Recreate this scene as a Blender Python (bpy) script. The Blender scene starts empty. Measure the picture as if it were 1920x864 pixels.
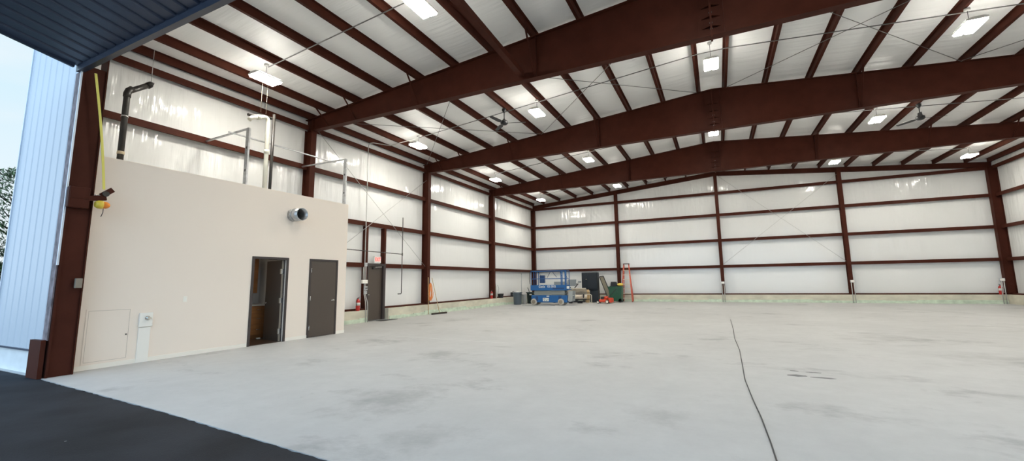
import bpy, math, random
from mathutils import Vector, Matrix
random.seed(7)
C = bpy.context.scene.collection
PI = math.pi
W, D = 26.2, 26.34
FY = [-0.25, 6.281, 12.927, 19.573]          # frame lines
def T(x): return 7.32 + 0.0868 * min(x, W - x)   # top of the rafters

# ------------------------------------------------------------------ materials
def mat(name, col, rough=.5, metal=0.0, noise=None, bump=None, spec=.5, emit=None, stops=None, coat=0):
    m = bpy.data.materials.new(name); m.use_nodes = True
    nt = m.node_tree; b = nt.nodes['Principled BSDF']
    b.inputs['Base Color'].default_value = (*col, 1); b.inputs['Roughness'].default_value = rough
    b.inputs['Metallic'].default_value = metal; b.inputs['Specular IOR Level'].default_value = spec
    if coat: b.inputs['Coat Weight'].default_value = coat
    def coord(scale):
        g = nt.nodes.new('ShaderNodeNewGeometry'); mp = nt.nodes.new('ShaderNodeMapping')
        mp.inputs['Scale'].default_value = scale
        nt.links.new(g.outputs['Position'], mp.inputs['Vector']); return mp.outputs['Vector']
    if noise:
        sc, amt, det = noise
        n = nt.nodes.new('ShaderNodeTexNoise'); n.inputs['Scale'].default_value = 1; n.inputs['Detail'].default_value = det
        nt.links.new(coord(sc), n.inputs['Vector'])
        r = nt.nodes.new('ShaderNodeValToRGB')
        lo = tuple(c * (1 - amt) for c in col); hi = tuple(min(1, c * (1 + amt)) for c in col)
        r.color_ramp.elements[0].position = .3; r.color_ramp.elements[1].position = .7
        r.color_ramp.elements[0].color = (*lo, 1); r.color_ramp.elements[1].color = (*hi, 1)
        nt.links.new(n.outputs['Fac'], r.inputs['Fac']); nt.links.new(r.outputs['Color'], b.inputs['Base Color'])
    if bump:
        sc, st, dist = bump
        n = nt.nodes.new('ShaderNodeTexNoise'); n.inputs['Scale'].default_value = 1; n.inputs['Detail'].default_value = 3
        nt.links.new(coord(sc), n.inputs['Vector'])
        bp = nt.nodes.new('ShaderNodeBump'); bp.inputs['Strength'].default_value = st; bp.inputs['Distance'].default_value = dist
        nt.links.new(n.outputs['Fac'], bp.inputs['Height']); nt.links.new(bp.outputs['Normal'], b.inputs['Normal'])
    if emit:
        b.inputs['Emission Color'].default_value = (*emit[0], 1); b.inputs['Emission Strength'].default_value = emit[1]
    return m
M = {}
M['steel'] = mat('red_oxide_steel', (.064, .0190, .0120), .5, noise=((3, 3, 3), .12, 3), spec=.06)
M['bolt'] = mat('zinc_bolt', (.6, .6, .58), .35, .9)
def vinyl_wall():
    m = mat('white_vinyl_wall', (.80, .805, .79), .14)
    nt = m.node_tree; b = nt.nodes['Principled BSDF']; g = nt.nodes.new('ShaderNodeNewGeometry')
    def nz(scale, det):
        mp = nt.nodes.new('ShaderNodeMapping'); mp.inputs['Scale'].default_value = scale
        n = nt.nodes.new('ShaderNodeTexNoise'); n.inputs['Scale'].default_value = 1; n.inputs['Detail'].default_value = det
        nt.links.new(g.outputs['Position'], mp.inputs['Vector']); nt.links.new(mp.outputs['Vector'], n.inputs['Vector']); return n.outputs['Fac']
    def rng(x, a, b_, c, d):
        q = nt.nodes.new('ShaderNodeMapRange'); q.inputs[1].default_value = a; q.inputs[2].default_value = b_; q.inputs[3].default_value = c; q.inputs[4].default_value = d
        nt.links.new(x, q.inputs[0]); return q.outputs[0]
    def mul(a, c):
        q = nt.nodes.new('ShaderNodeMath'); q.operation = 'MULTIPLY'; nt.links.new(a, q.inputs[0]); nt.links.new(c, q.inputs[1]); return q.outputs[0]
    xyz = nt.nodes.new('ShaderNodeSeparateXYZ'); nt.links.new(g.outputs['Position'], xyz.inputs[0])
    k = mul(rng(nz((.7, .7, .5), 3), .38, .66, .25, 1.0), rng(xyz.outputs['Z'], 1.5, 6.2, .22, 1.0))   # wrinkles gather high on the wall
    bp = nt.nodes.new('ShaderNodeBump'); bp.inputs['Distance'].default_value = .09
    nt.links.new(mul(nz((3.6, 3.6, .42), 3), k), bp.inputs['Height']); bp.inputs['Strength'].default_value = 1
    nt.links.new(bp.outputs['Normal'], b.inputs['Normal']); return m
M['wall_vinyl'] = vinyl_wall()
M['wall_vinyl_b'] = M['wall_vinyl']
M['roof_vinyl'] = mat('white_vinyl_roof', (.91, .915, .90), .4, bump=((.35, 4.5, .35), .8, .05), spec=.4)
M['curb'] = mat('curb_concrete', (.60, .57, .46), .85, noise=((1.5, 1.5, 3), .16, 6), bump=((9, 9, 9), .2, .01))
M['mint'] = mat('mint_foam', (.56, .65, .52), .8, noise=((4, 4, 6), .18, 4))
M['drywall'] = mat('beige_paint', (.87, .775, .675), .6, bump=((60, 60, 60), .05, .003))
M['basewhite'] = mat('cream_trim', (.90, .86, .77), .5)
M['white'] = mat('white_enamel', (.88, .86, .80), .4)
M['doorpaint'] = mat('bronze_door_paint', (.078, .060, .048), .38)
M['framepaint'] = mat('bronze_frame_paint', (.045, .035, .034), .4)
M['chrome'] = mat('satin_chrome', (.72, .71, .68), .25, 1)
M['galv'] = mat('galvanised_steel', (.55, .56, .57), .38, .85, noise=((14, 14, 14), .15, 2))
M['galvpaint'] = mat('grey_conduit', (.50, .50, .48), .4, .4)
M['pvc'] = mat('white_pvc', (.80, .78, .66), .35)
M['black'] = mat('black_plastic', (.018, .018, .02), .45)
M['blackpipe'] = mat('black_iron', (.03, .026, .022), .4, noise=((20, 20, 4), .4, 3))
M['tape'] = mat('cream_tape', (.62, .52, .36), .6)
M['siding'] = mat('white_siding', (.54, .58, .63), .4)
M['found'] = mat('white_foundation', (.74, .76, .76), .7, noise=((3, 3, 6), .06, 4))
M['liner'] = mat('navy_liner', (.075, .095, .145), .36)
M['linertrim'] = mat('navy_trim', (.045, .058, .09), .35)
M['rubber'] = mat('grey_seal', (.22, .18, .19), .8, noise=((10, 10, 7), .45, 4))
M['alu'] = mat('pale_trim', (.66, .72, .80), .35, .2)
M['yellow'] = mat('yellow_strap', (.80, .72, .15), .55)
M['amber'] = mat('amber_lens', (.80, .24, .02), .25)
M['lampyellow'] = mat('yellow_housing', (.75, .55, .06), .4)
M['upfill'] = mat('added_uplight_glow', (1, 1, 1), .4, emit=((1, .96, .88), 45))  # glow of the upward strips added to lift the roof brightness
M['roomfill'] = mat('added_room_fill', (1, 1, 1), .4, emit=((1, .93, .8), 20))  # glow of the fill lamp added in the office
M['lens'] = mat('lit_lens', (1, 1, 1), .4, emit=((1, .957, .858), 155))
M['wood'] = mat('brown_wood', (.34, .145, .05), .42, noise=((2, 2, 14), .18, 4))
M['darkwood'] = mat('dark_floor', (.06, .035, .022), .4)
M['counter'] = mat('pale_counter', (.72, .68, .60), .35)
M['insidewall'] = mat('room_wall', (.66, .64, .60), .6)
M['red'] = mat('red_enamel', (.50, .022, .018), .3)
M['orange'] = mat('orange_cord', (.80, .26, .05), .5)
M['fibre'] = mat('orange_fibreglass', (.56, .10, .05), .45)
M['exitred'] = mat('red_letters', (.9, .05, .03), .4, emit=((1, .08, .05), 1.2))
M['exitwhite'] = mat('exit_housing', (.85, .83, .80), .4)
M['blue'] = mat('lift_blue', (.010, .105, .31), .35)
M['darkblue'] = mat('lift_dark_blue', (.012, .05, .15), .4)
M['scissor'] = mat('scissor_grey', (.30, .31, .28), .5)
M['tyre'] = mat('pale_tyre', (.50, .46, .39), .7)
M['hub'] = mat('wheel_hub', (.26, .22, .17), .6)
M['bracket'] = mat('bracket_grey', (.36, .38, .37), .5)
M['greycan'] = mat('grey_bin_plastic', (.105, .135, .16), .5)
M['darkcan'] = mat('dark_bin_plastic', (.012, .028, .028), .4)
M['green'] = mat('green_bin_plastic', (.008, .075, .035), .42)
M['plow'] = mat('bare_steel_blade', (.56, .50, .41), .36, .9, noise=((3, 3, 5), .25, 4))
M['plowwhite'] = mat('cream_lip', (.74, .68, .56), .5)
M['mowred'] = mat('mower_red', (.62, .06, .02), .35)
M['mesh'] = mat('screen_mesh', (.33, .29, .21), .7)
M['cabblack'] = mat('cabinet_black', (.011, .016, .022), .4)
M['glassy'] = mat('grey_panel', (.28, .31, .32), .3)
M['bark'] = mat('bark', (.06, .045, .03), .9)
M['leaf'] = mat('leaf', (.10, .16, .06), .6, noise=((3, 3, 3), .5, 2))
M['grass'] = mat('grass_ground', (.05, .09, .03), .9, noise=((3, 3, 3), .4, 4))
M['paleplastic'] = mat('pale_plastic', (.7, .7, .66), .5)
M['yellowbag'] = mat('yellow_foam', (.70, .50, .08), .6)
M['woodpale'] = mat('pale_wood', (.52, .36, .18), .6)
M['seam'] = mat('seam_shadow_gap', (.50, .44, .37), .7)
M['roofconduit'] = mat('dull_roof_conduit', (.17, .17, .165), .5, .2)
M['jointline'] = mat('pale_joint_line', (.64, .64, .62), .6)
M['mark'] = mat('tyre_mark', (.16, .16, .16), .7)

def floor_mat():
    m = bpy.data.materials.new('sealed_concrete'); m.use_nodes = True; nt = m.node_tree; b = nt.nodes['Principled BSDF']
    g = nt.nodes.new('ShaderNodeNewGeometry')
    def nz(scale, det, rough=.55, dist=0):
        mp = nt.nodes.new('ShaderNodeMapping'); mp.inputs['Scale'].default_value = scale
        nt.links.new(g.outputs['Position'], mp.inputs['Vector'])
        n = nt.nodes.new('ShaderNodeTexNoise'); n.inputs['Scale'].default_value = 1; n.inputs['Detail'].default_value = det
        n.inputs['Roughness'].default_value = rough; n.inputs['Distortion'].default_value = dist
        nt.links.new(mp.outputs['Vector'], n.inputs['Vector']); return n.outputs['Fac']
    def ramp(f, p0, c0, p1, c1):
        r = nt.nodes.new('ShaderNodeValToRGB'); e = r.color_ramp.elements
        e[0].position = p0; e[0].color = (*c0, 1); e[1].position = p1; e[1].color = (*c1, 1)
        nt.links.new(f, r.inputs['Fac']); return r.outputs['Color']
    def mul(a, c):
        x = nt.nodes.new('ShaderNodeMix'); x.data_type = 'RGBA'; x.blend_type = 'MULTIPLY'; x.inputs[0].default_value = 1
        nt.links.new(a, x.inputs[6]); nt.links.new(c, x.inputs[7]); return x.outputs[2]
    base = ramp(nz((.22, .22, .22), 6, .6, .2), .3, (.47, .472, .465), .7, (.56, .56, .55))
    blot = ramp(nz((.5, .7, 1), 9, .68, .15), .31, (.68, .68, .69), .43, (1, 1, 1))
    fine = ramp(nz((2.5, 2.5, 2.5), 9, .75), .3, (.88, .88, .885), .7, (1.0, 1.0, 1.0))
    col = mul(mul(base, blot), fine)
    # rubber smudges where vehicles turned
    smx = nz((1.6, 1.6, 1.6), 8, .7)
    for (cx_, cy_, rad, amt) in ((7.5, 3.8, 1.1, .32), (8.9, .75, 1.5, .34), (10.2, -.1, .9, .28), (12.2, 1.5, .7, .25), (17.5, 6.6, 2.2, .22), (16.4, 9.5, 2.5, .2), (21, 12.5, 3, .2)):
        vm = nt.nodes.new('ShaderNodeVectorMath'); vm.operation = 'DISTANCE'; nt.links.new(g.outputs['Position'], vm.inputs[0]); vm.inputs[1].default_value = (cx_, cy_, 0)
        q = nt.nodes.new('ShaderNodeMapRange'); q.inputs[1].default_value = 0; q.inputs[2].default_value = rad; q.inputs[3].default_value = .30; q.inputs[4].default_value = -.12; nt.links.new(vm.outputs['Value'], q.inputs[0])
        ad = nt.nodes.new('ShaderNodeMath'); ad.operation = 'ADD'; nt.links.new(q.outputs[0], ad.inputs[0]); nt.links.new(smx, ad.inputs[1])
        col = mul(col, ramp(ad.outputs[0], .58, (1, 1, 1), .82, (1 - amt * .8,) * 3))
    nt.links.new(col, b.inputs['Base Color'])
    rr = nt.nodes.new('ShaderNodeMapRange'); rr.inputs[3].default_value = .42; rr.inputs[4].default_value = .68
    nt.links.new(nz((.8, .8, .8), 4), rr.inputs[0]); nt.links.new(rr.outputs[0], b.inputs['Roughness'])
    b.inputs['Specular IOR Level'].default_value = .35
    return m
M['floor'] = floor_mat()
def asphalt_mat():
    m = mat('fresh_asphalt', (.024, .026, .031), .75, noise=((1.1, 1.1, 1), .35, 6), bump=((70, 70, 70), .5, .006), spec=.12)
    nt = m.node_tree; b = nt.nodes['Principled BSDF']; lk = b.inputs['Base Color'].links[0].from_socket
    g = nt.nodes.new('ShaderNodeNewGeometry'); v = nt.nodes.new('ShaderNodeTexVoronoi'); v.inputs['Scale'].default_value = 5.5
    nt.links.new(g.outputs['Position'], v.inputs['Vector'])
    r = nt.nodes.new('ShaderNodeValToRGB'); e = r.color_ramp.elements
    e[0].position = .05; e[0].color = (1, 1, 1, 1); e[1].position = .07; e[1].color = (0, 0, 0, 1)
    nt.links.new(v.outputs['Distance'], r.inputs['Fac'])
    w = nt.nodes.new('ShaderNodeTexWhiteNoise'); nt.links.new(v.outputs['Position'], w.inputs['Vector'])
    gt = nt.nodes.new('ShaderNodeMath'); gt.operation = 'GREATER_THAN'; gt.inputs[1].default_value = .86
    nt.links.new(w.outputs['Value'], gt.inputs[0])
    mu = nt.nodes.new('ShaderNodeMath'); mu.operation = 'MULTIPLY'; nt.links.new(r.outputs['Color'], mu.inputs[0]); nt.links.new(gt.outputs[0], mu.inputs[1])
    x = nt.nodes.new('ShaderNodeMix'); x.data_type = 'RGBA'; nt.links.new(mu.outputs[0], x.inputs[0]); nt.links.new(lk, x.inputs[6])
    x.inputs[7].default_value = (.3, .3, .3, 1); nt.links.new(x.outputs[2], b.inputs['Base Color'])
    return m
M['asphalt'] = asphalt_mat()

# ------------------------------------------------------------------ mesh builder
class MB:
    def __init__(s): s.v = []; s.f = []; s.sm = []
    def add(s, vs, fs, smooth=False):
        o = len(s.v); s.v += [tuple(v) for v in vs]
        for f in fs: s.f.append([i + o for i in f]); s.sm.append(smooth)
        return s
    def box(s, x0, x1, y0, y1, z0, z1):
        if x0 > x1: x0, x1 = x1, x0
        if y0 > y1: y0, y1 = y1, y0
        if z0 > z1: z0, z1 = z1, z0
        return s.add([(x0, y0, z0), (x1, y0, z0), (x1, y1, z0), (x0, y1, z0), (x0, y0, z1), (x1, y0, z1), (x1, y1, z1), (x0, y1, z1)],
                     [(3, 2, 1, 0), (4, 5, 6, 7), (0, 1, 5, 4), (1, 2, 6, 5), (2, 3, 7, 6), (3, 0, 4, 7)])
    def bbox(s, x0, x1, y0, y1, z0, z1, b=.01):
        """box with chamfered edges"""
        if x0 > x1: x0, x1 = x1, x0
        if y0 > y1: y0, y1 = y1, y0
        if z0 > z1: z0, z1 = z1, z0
        def ring(z, i): return [(x0 + i + (b - i), y0 + i, z), (x1 - b, y0 + i, z), (x1 - i, y0 + b, z), (x1 - i, y1 - b, z), (x1 - b, y1 - i, z), (x0 + b, y1 - i, z), (x0 + i, y1 - b, z), (x0 + i, y0 + b, z)]
        rs = [ring(z0, b * .6), ring(z0 + b, 0), ring(z1 - b, 0), ring(z1, b * .6)]
        vs = [p for r in rs for p in r]; fs = [tuple(range(7, -1, -1)), tuple(range(24, 32))]
        for k in range(3):
            for i in range(8):
                j = (i + 1) % 8; fs.append((k * 8 + i, k * 8 + j, k * 8 + 8 + j, k * 8 + 8 + i))
        return s.add(vs, fs)
    def bar(s, a, b, w, h=None, up=(0, 0, 1)):
        h = w if h is None else h
        a, b = Vector(a), Vector(b); d = (b - a).normalized(); u = Vector(up)
        if abs(d.dot(u)) > .98: u = Vector((1, 0, 0)) if abs(d.x) < .9 else Vector((0, 1, 0))
        r = d.cross(u).normalized(); u = r.cross(d)
        vs = []
        for p in (a, b):
            for i, j in ((-1, -1), (1, -1), (1, 1), (-1, 1)): vs.append(p + r * i * w / 2 + u * j * h / 2)
        return s.add(vs, [(3, 2, 1, 0), (4, 5, 6, 7), (0, 1, 5, 4), (1, 2, 6, 5), (2, 3, 7, 6), (3, 0, 4, 7)])
    def tube(s, pts, r, n=8, closed=False):
        pts = [Vector(p) for p in pts]; m = len(pts); rings = []; prev = None
        for i, p in enumerate(pts):
            if closed: d = (pts[(i + 1) % m] - pts[i - 1])
            else: d = (pts[min(i + 1, m - 1)] - pts[max(i - 1, 0)])
            d = d.normalized()
            if prev is None:
                u = Vector((0, 0, 1)) if abs(d.z) < .9 else Vector((1, 0, 0))
            else: u = prev
            a = d.cross(u).normalized(); u = a.cross(d).normalized(); prev = u
            rr = r[i] if isinstance(r, (list, tuple)) else r
            rings.append([p + (a * math.cos(t) + u * math.sin(t)) * rr for t in [2 * PI * k / n for k in range(n)]])
        vs = [q for ring in rings for q in ring]; fs = []
        for i in range(m if closed else m - 1):
            j = (i + 1) % m
            for k in range(n):
                l = (k + 1) % n; fs.append((i * n + k, i * n + l, j * n + l, j * n + k))
        s.add(vs, fs, True)
        if not closed:
            s.add([], []); o = len(s.v) - len(vs)
            s.f.append([o + k for k in range(n - 1, -1, -1)]); s.sm.append(False)
            s.f.append([o + (m - 1) * n + k for k in range(n)]); s.sm.append(False)
        return s
    def lathe(s, prof, c=(0, 0, 0), n=20, axis='z', smooth=True):
        vs = []
        for r, h in prof:
            for k in range(n):
                t = 2 * PI * k / n; a, b = r * math.cos(t), r * math.sin(t)
                p = {'z': (a, b, h), 'x': (h, a, b), 'y': (a, h, b)}[axis]
                vs.append((p[0] + c[0], p[1] + c[1], p[2] + c[2]))
        fs = []
        for i in range(len(prof) - 1):
            for k in range(n):
                l = (k + 1) % n; fs.append((i * n + k, i * n + l, (i + 1) * n + l, (i + 1) * n + k))
        s.add(vs, fs, smooth); o = len(s.v) - len(vs)
        s.f.append([o + k for k in range(n)]); s.sm.append(False)
        s.f.append([o + (len(prof) - 1) * n + k for k in range(n)]); s.sm.append(False)
        return s
    def prism(s, poly, a, b, axis='y'):
        """extrude a 2-D polygon along an axis from a to b"""
        def P(p, h): return {'y': (p[0], h, p[1]), 'x': (h, p[0], p[1]), 'z': (p[0], p[1], h)}[axis]
        n = len(poly); vs = [P(p, a) for p in poly] + [P(p, b) for p in poly]
        fs = [tuple(range(n - 1, -1, -1)), tuple(range(n, 2 * n))] + [(i, (i + 1) % n, n + (i + 1) % n, n + i) for i in range(n)]
        return s.add(vs, fs)
    def sphere(s, c, r, n=12, m=8, sc=(1, 1, 1)):
        vs = []; fs = []
        for i in range(m + 1):
            a = PI * i / m
            for k in range(n):
                t = 2 * PI * k / n
                vs.append((c[0] + r * sc[0] * math.sin(a) * math.cos(t), c[1] + r * sc[1] * math.sin(a) * math.sin(t), c[2] + r * sc[2] * math.cos(a)))
        for i in range(m):
            for k in range(n):
                l = (k + 1) % n; fs.append((i * n + k, (i + 1) * n + k, (i + 1) * n + l, i * n + l))
        return s.add(vs, fs, True)
    def moved(s, d): s.v = [(x + d[0], y + d[1], z + d[2]) for x, y, z in s.v]; return s
    def rotated(s, mtx): s.v = [tuple(mtx @ Vector(v)) for v in s.v]; return s

def obj(name, mb, m, parent=None, label=None):
    """parent given: coordinates are the thing's own; else world coordinates, origin put at the base"""
    off = (0, 0, 0)
    if parent is None:
        xs, ys, zs = zip(*mb.v); off = ((min(xs) + max(xs)) / 2, (min(ys) + max(ys)) / 2, min(zs))
        mb.moved((-off[0], -off[1], -off[2]))
    me = bpy.data.meshes.new(name); me.from_pydata(mb.v, [], mb.f); me.validate(); me.update()
    if len(me.polygons) == len(mb.sm): me.polygons.foreach_set('use_smooth', mb.sm)
    import bmesh
    bm = bmesh.new(); bm.from_mesh(me); bmesh.ops.recalc_face_normals(bm, faces=bm.faces); bm.to_mesh(me); bm.free()
    me.materials.append(m); o = bpy.data.objects.new(name, me); C.objects.link(o); o.location = off
    if parent is not None: o.parent = parent
    if label: o['label'] = label
    return o
def tag(o, label, cat, group=None, kind=None):
    o['label'] = label; o['category'] = cat
    if group: o['group'] = group
    if kind: o['kind'] = kind
    return o
def thing(name, label, cat, loc=(0, 0, 0), rotz=0, group=None, kind=None):
    o = bpy.data.objects.new(name, None); C.objects.link(o); o.location = loc; o.rotation_euler = (0, 0, rotz)
    o.empty_display_size = .1
    return tag(o, label, cat, group, kind)
def dup(root, loc, label, rotz=None, group=None):
    r = root.copy(); C.objects.link(r); r.location = loc; r['label'] = label
    if rotz is not None: r.rotation_euler = (0, 0, rotz)
    if group: r['group'] = group
    for ch in list(root.children):
        c = ch.copy(); C.objects.link(c); c.parent = r
        for g in list(ch.children):
            d = g.copy(); C.objects.link(d); d.parent = c
    return r
def S(o, label, cat, group=None): return tag(o, label, cat, group, 'structure')
ORD = ['first', 'second', 'third', 'fourth', 'fifth', 'sixth', 'seventh', 'eighth', 'ninth', 'tenth', 'eleventh']

# ------------------------------------------------------------------ ground and floor
def ragged(poly):
    out = []
    for a_, b_ in zip(poly, poly[1:]):
        k_ = max(1, int(abs(b_[0] - a_[0]) / .09)) if a_[0] > 2.4 and a_[0] < 14 else 1
        for i_ in range(k_):
            t_ = i_ / k_; j_ = random.uniform(-.012, .012) if i_ else 0
            out.append((a_[0] + (b_[0] - a_[0]) * t_, a_[1] + (b_[1] - a_[1]) * t_ + j_))
    return out + [poly[-1]]
edge = [(-0.1, -.40), (2.3, -.42), (2.65, -.45), (6.6, -.63), (9.6, -.84), (14, -1.05), (20, -1.05), (W + .2, -1.05)]
f = MB(); top = edge + [(W + .25, D + .3), (-.1, D + .3)]
f.prism(top, -.25, 0, 'z')
S(obj('floor', f, M['floor']), 'pale grey sealed concrete hangar floor', 'floor')
low = ragged([(p[0], p[1] - .012) for p in edge[:6]])
a = MB(); a.prism([(-40, -45), (60, -45), (60, -1.05), (20, -1.051)] + list(reversed(low)) + [(-40, -.40)], -.3, -.004, 'z')
S(obj('ground', a, M['asphalt']), 'dark fresh asphalt apron in front of the hangar opening', 'ground')
a = MB().prism([(-60, -.39), (-.36, -.39), (-.36, 50), (-60, 50)], -.3, -.03, 'z')
S(obj('lawn', a, M['grass']), 'green ground beside the white outside wall', 'lawn')

# ------------------------------------------------------------------ shell
Ztop = lambda x: T(x) + .2
def roof():
    mb = MB(); xs = [-.25]; y0, y1 = -.4, D + .25
    px = [.1, 1.0, 2.28, 3.58, 4.87, 6.16, 7.46, 8.76, 10.06, 11.37, 12.66]; px = px + [W - p for p in reversed(px)]
    xs = [-.25]
    for i in range(len(px) - 1):
        for t in (0, .2, .4, .6, .8): xs.append(px[i] + (px[i + 1] - px[i]) * t)
    xs += [px[-1], W + .25]
    def sag(x):
        for i in range(len(px) - 1):
            if px[i] <= x <= px[i + 1]:
                t = (x - px[i]) / (px[i + 1] - px[i]); return .035 * 4 * t * (1 - t)
        return 0
    ys = [y0]
    lines = FY + [D]
    for i in range(4):
        a, b = lines[i], lines[i + 1]
        ys += [a, a + .12, a + .3] + [a + .3 + (b - a - .6) * k / 10 for k in range(1, 10)] + [b - .3, b - .12]
    ys += [D, y1]; ys = sorted(set(ys)); nx, ny = len(xs), len(ys)
    def near(y): return min(1, min(abs(y - l) for l in lines) / .3)
    vs = [(x, y, Ztop(x) - sag(x) * (.15 + .85 * near(y))) for y in ys for x in xs]
    fs = [(j * nx + i, j * nx + i + 1, (j + 1) * nx + i + 1, (j + 1) * nx + i) for j in range(ny - 1) for i in range(nx - 1)]
    mb.add(vs, fs, True)
    mb.prism([(-.3, Ztop(-.3) + .06), (W / 2, Ztop(W / 2) + .06), (W + .3, Ztop(W + .3) + .06), (W + .3, Ztop(W + .3) + .12), (W / 2, Ztop(W / 2) + .12), (-.3, Ztop(-.3) + .12)], y0, y1, 'y')
    return mb, px
rm, PX = roof()
S(obj('ceiling', rm, M['roof_vinyl']), 'white vinyl faced roof insulation above the dark purlins', 'ceiling')
zl = Ztop(-.1) + .02
S(obj('wall_left', MB().box(-.3, -.1, -.2, D + .1, 0, zl), M['wall_vinyl']), 'white vinyl insulated wall along the left side of the hangar', 'wall')
S(obj('wall_right', MB().box(W + .1, W + .3, -.2, D + .1, 0, zl), M['wall_vinyl']), 'white vinyl insulated wall at the right edge of the photo', 'wall')
zr = Ztop(W / 2) + .02
S(obj('wall_back', MB().prism([(-.3, 0), (W + .3, 0), (W + .3, zl - .02), (W / 2, zr), (-.3, zl - .02)], D + .1, D + .3, 'y'), M['wall_vinyl_b']), 'white vinyl insulated gable wall at the far end', 'wall')
# front wall: sheeted return left of the opening, header, right return
def ribbed(x0, x1, y, z0, z1, pitch=.305):
    mb = MB(); prof = []; x = x0
    while x < x1 - .01:
        e = min(x + pitch, x1)
        prof += [(x, 0), (x + .006, -.010), (x + .020, -.010), (x + .040, 0)]
        x = e
    prof = [p for p in prof if p[0] <= x1] + [(x1, 0)]
    poly = [(p[0], y + p[1]) for p in prof] + [(x1, y + .05), (x0, y + .05)]
    mb.prism(poly, z0, z1, 'z'); return mb
fw = thing('wall_front', 'white ribbed outside wall beside the dark red door jamb', 'wall', (1.0, -.32, 0), 0, None, 'structure')
obj('siding', ribbed(-.09, 2.36, -.36, .43, zl, .305).moved((-1, .32, 0)), M['siding'], fw)
obj('foundation', MB().box(-.1, 2.30, -.33, -.2, 0, .40).moved((-1, .32, 0)), M['found'], fw)
obj('base_flashing', MB().box(-.11, 2.3, -.39, -.2, .40, .43).moved((-1, .32, 0)), M['linertrim'], fw)
obj('corner_trim', MB().box(-.12, -.085, -.39, -.2, .43, zl).moved((-1, .32, 0)), M['alu'], fw)
obj('header', MB().prism([(2.37, Ztop(2.37)), (2.37, 5.62), (W + .3, 5.62), (W + .3, zl), (W / 2, zr)], -.32, -.42, 'y').moved((-1, .32, 0)), M['siding'], fw)
obj('return_panel', MB().box(W - 2.4, W + .3, -.36, -.26, 0, 5.62).moved((-1, .32, 0)), M['siding'], fw)

# ------------------------------------------------------------------ steel frame
NB = {1: 'nearest', 2: 'second', 3: 'farthest'}
def column(cx, cy, z0, z1, side, label, depth=.35, width=.2, axis='x', name='steel_column'):
    """I section, outer flange at cx-.1 (side +1: flange faces +x)"""
    mb = MB(); s = side
    if axis == 'x':
        mb.box(cx - s * .1, cx - s * .088, cy - width / 2, cy + width / 2, z0, z1)
        mb.box(cx + s * (depth - .115), cx + s * (depth - .1), cy - width / 2, cy + width / 2, z0, z1)
        mb.box(cx - s * .09, cx + s * (depth - .11), cy - .006, cy + .006, z0, z1)
        bp = MB().box(cx - s * .1, cx + s * (depth - .07), cy - width / 2 - .03, cy + width / 2 + .03, z0, z0 + .02)
    else:
        mb.box(cx - width / 2, cx + width / 2, cy + .088, cy + .1, z0, z1)
        mb.box(cx - width / 2, cx + width / 2, cy - depth + .1, cy - depth + .113, z0, z1)
        mb.box(cx - .006, cx + .006, cy - depth + .11, cy + .09, z0, z1)
        bp = MB().box(cx - width / 2 - .03, cx + width / 2 + .03, cy - depth + .07, cy + .1, z0, z0 + .02)
    o = S(obj(name, mb, M['steel']), label, 'column')
    l = o.location
    obj('base_plate', bp.moved((-l.x, -l.y, -l.z)), M['steel'], o)
    return o
for k in (1, 2, 3):
    column(0, FY[k], .47, 6.92, 1, 'dark red steel column on the left wall carrying the %s roof beam' % NB[k], width=.21)
    column(W, FY[k], .47, 6.92, -1, 'dark red steel column on the right wall carrying the %s roof beam' % NB[k], width=.21)
column(0, D - .05, .47, 7.05, 1, 'dark red steel column in the far left corner', depth=.3, width=.26)
column(W, D - .1, .47, 7.05, -1, 'dark red steel column in the far right corner', depth=.38, width=.26)
for x, t in ((W / 4, 'left of the orange ladder'), (W / 2, 'at the middle under the ridge'), (3 * W / 4, 'halfway between the middle and right corner')):
    column(x, D, .47, T(x) - .12, 1, 'slim dark red steel post on the far wall, ' + t, depth=.33, width=.2, axis='y')

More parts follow.
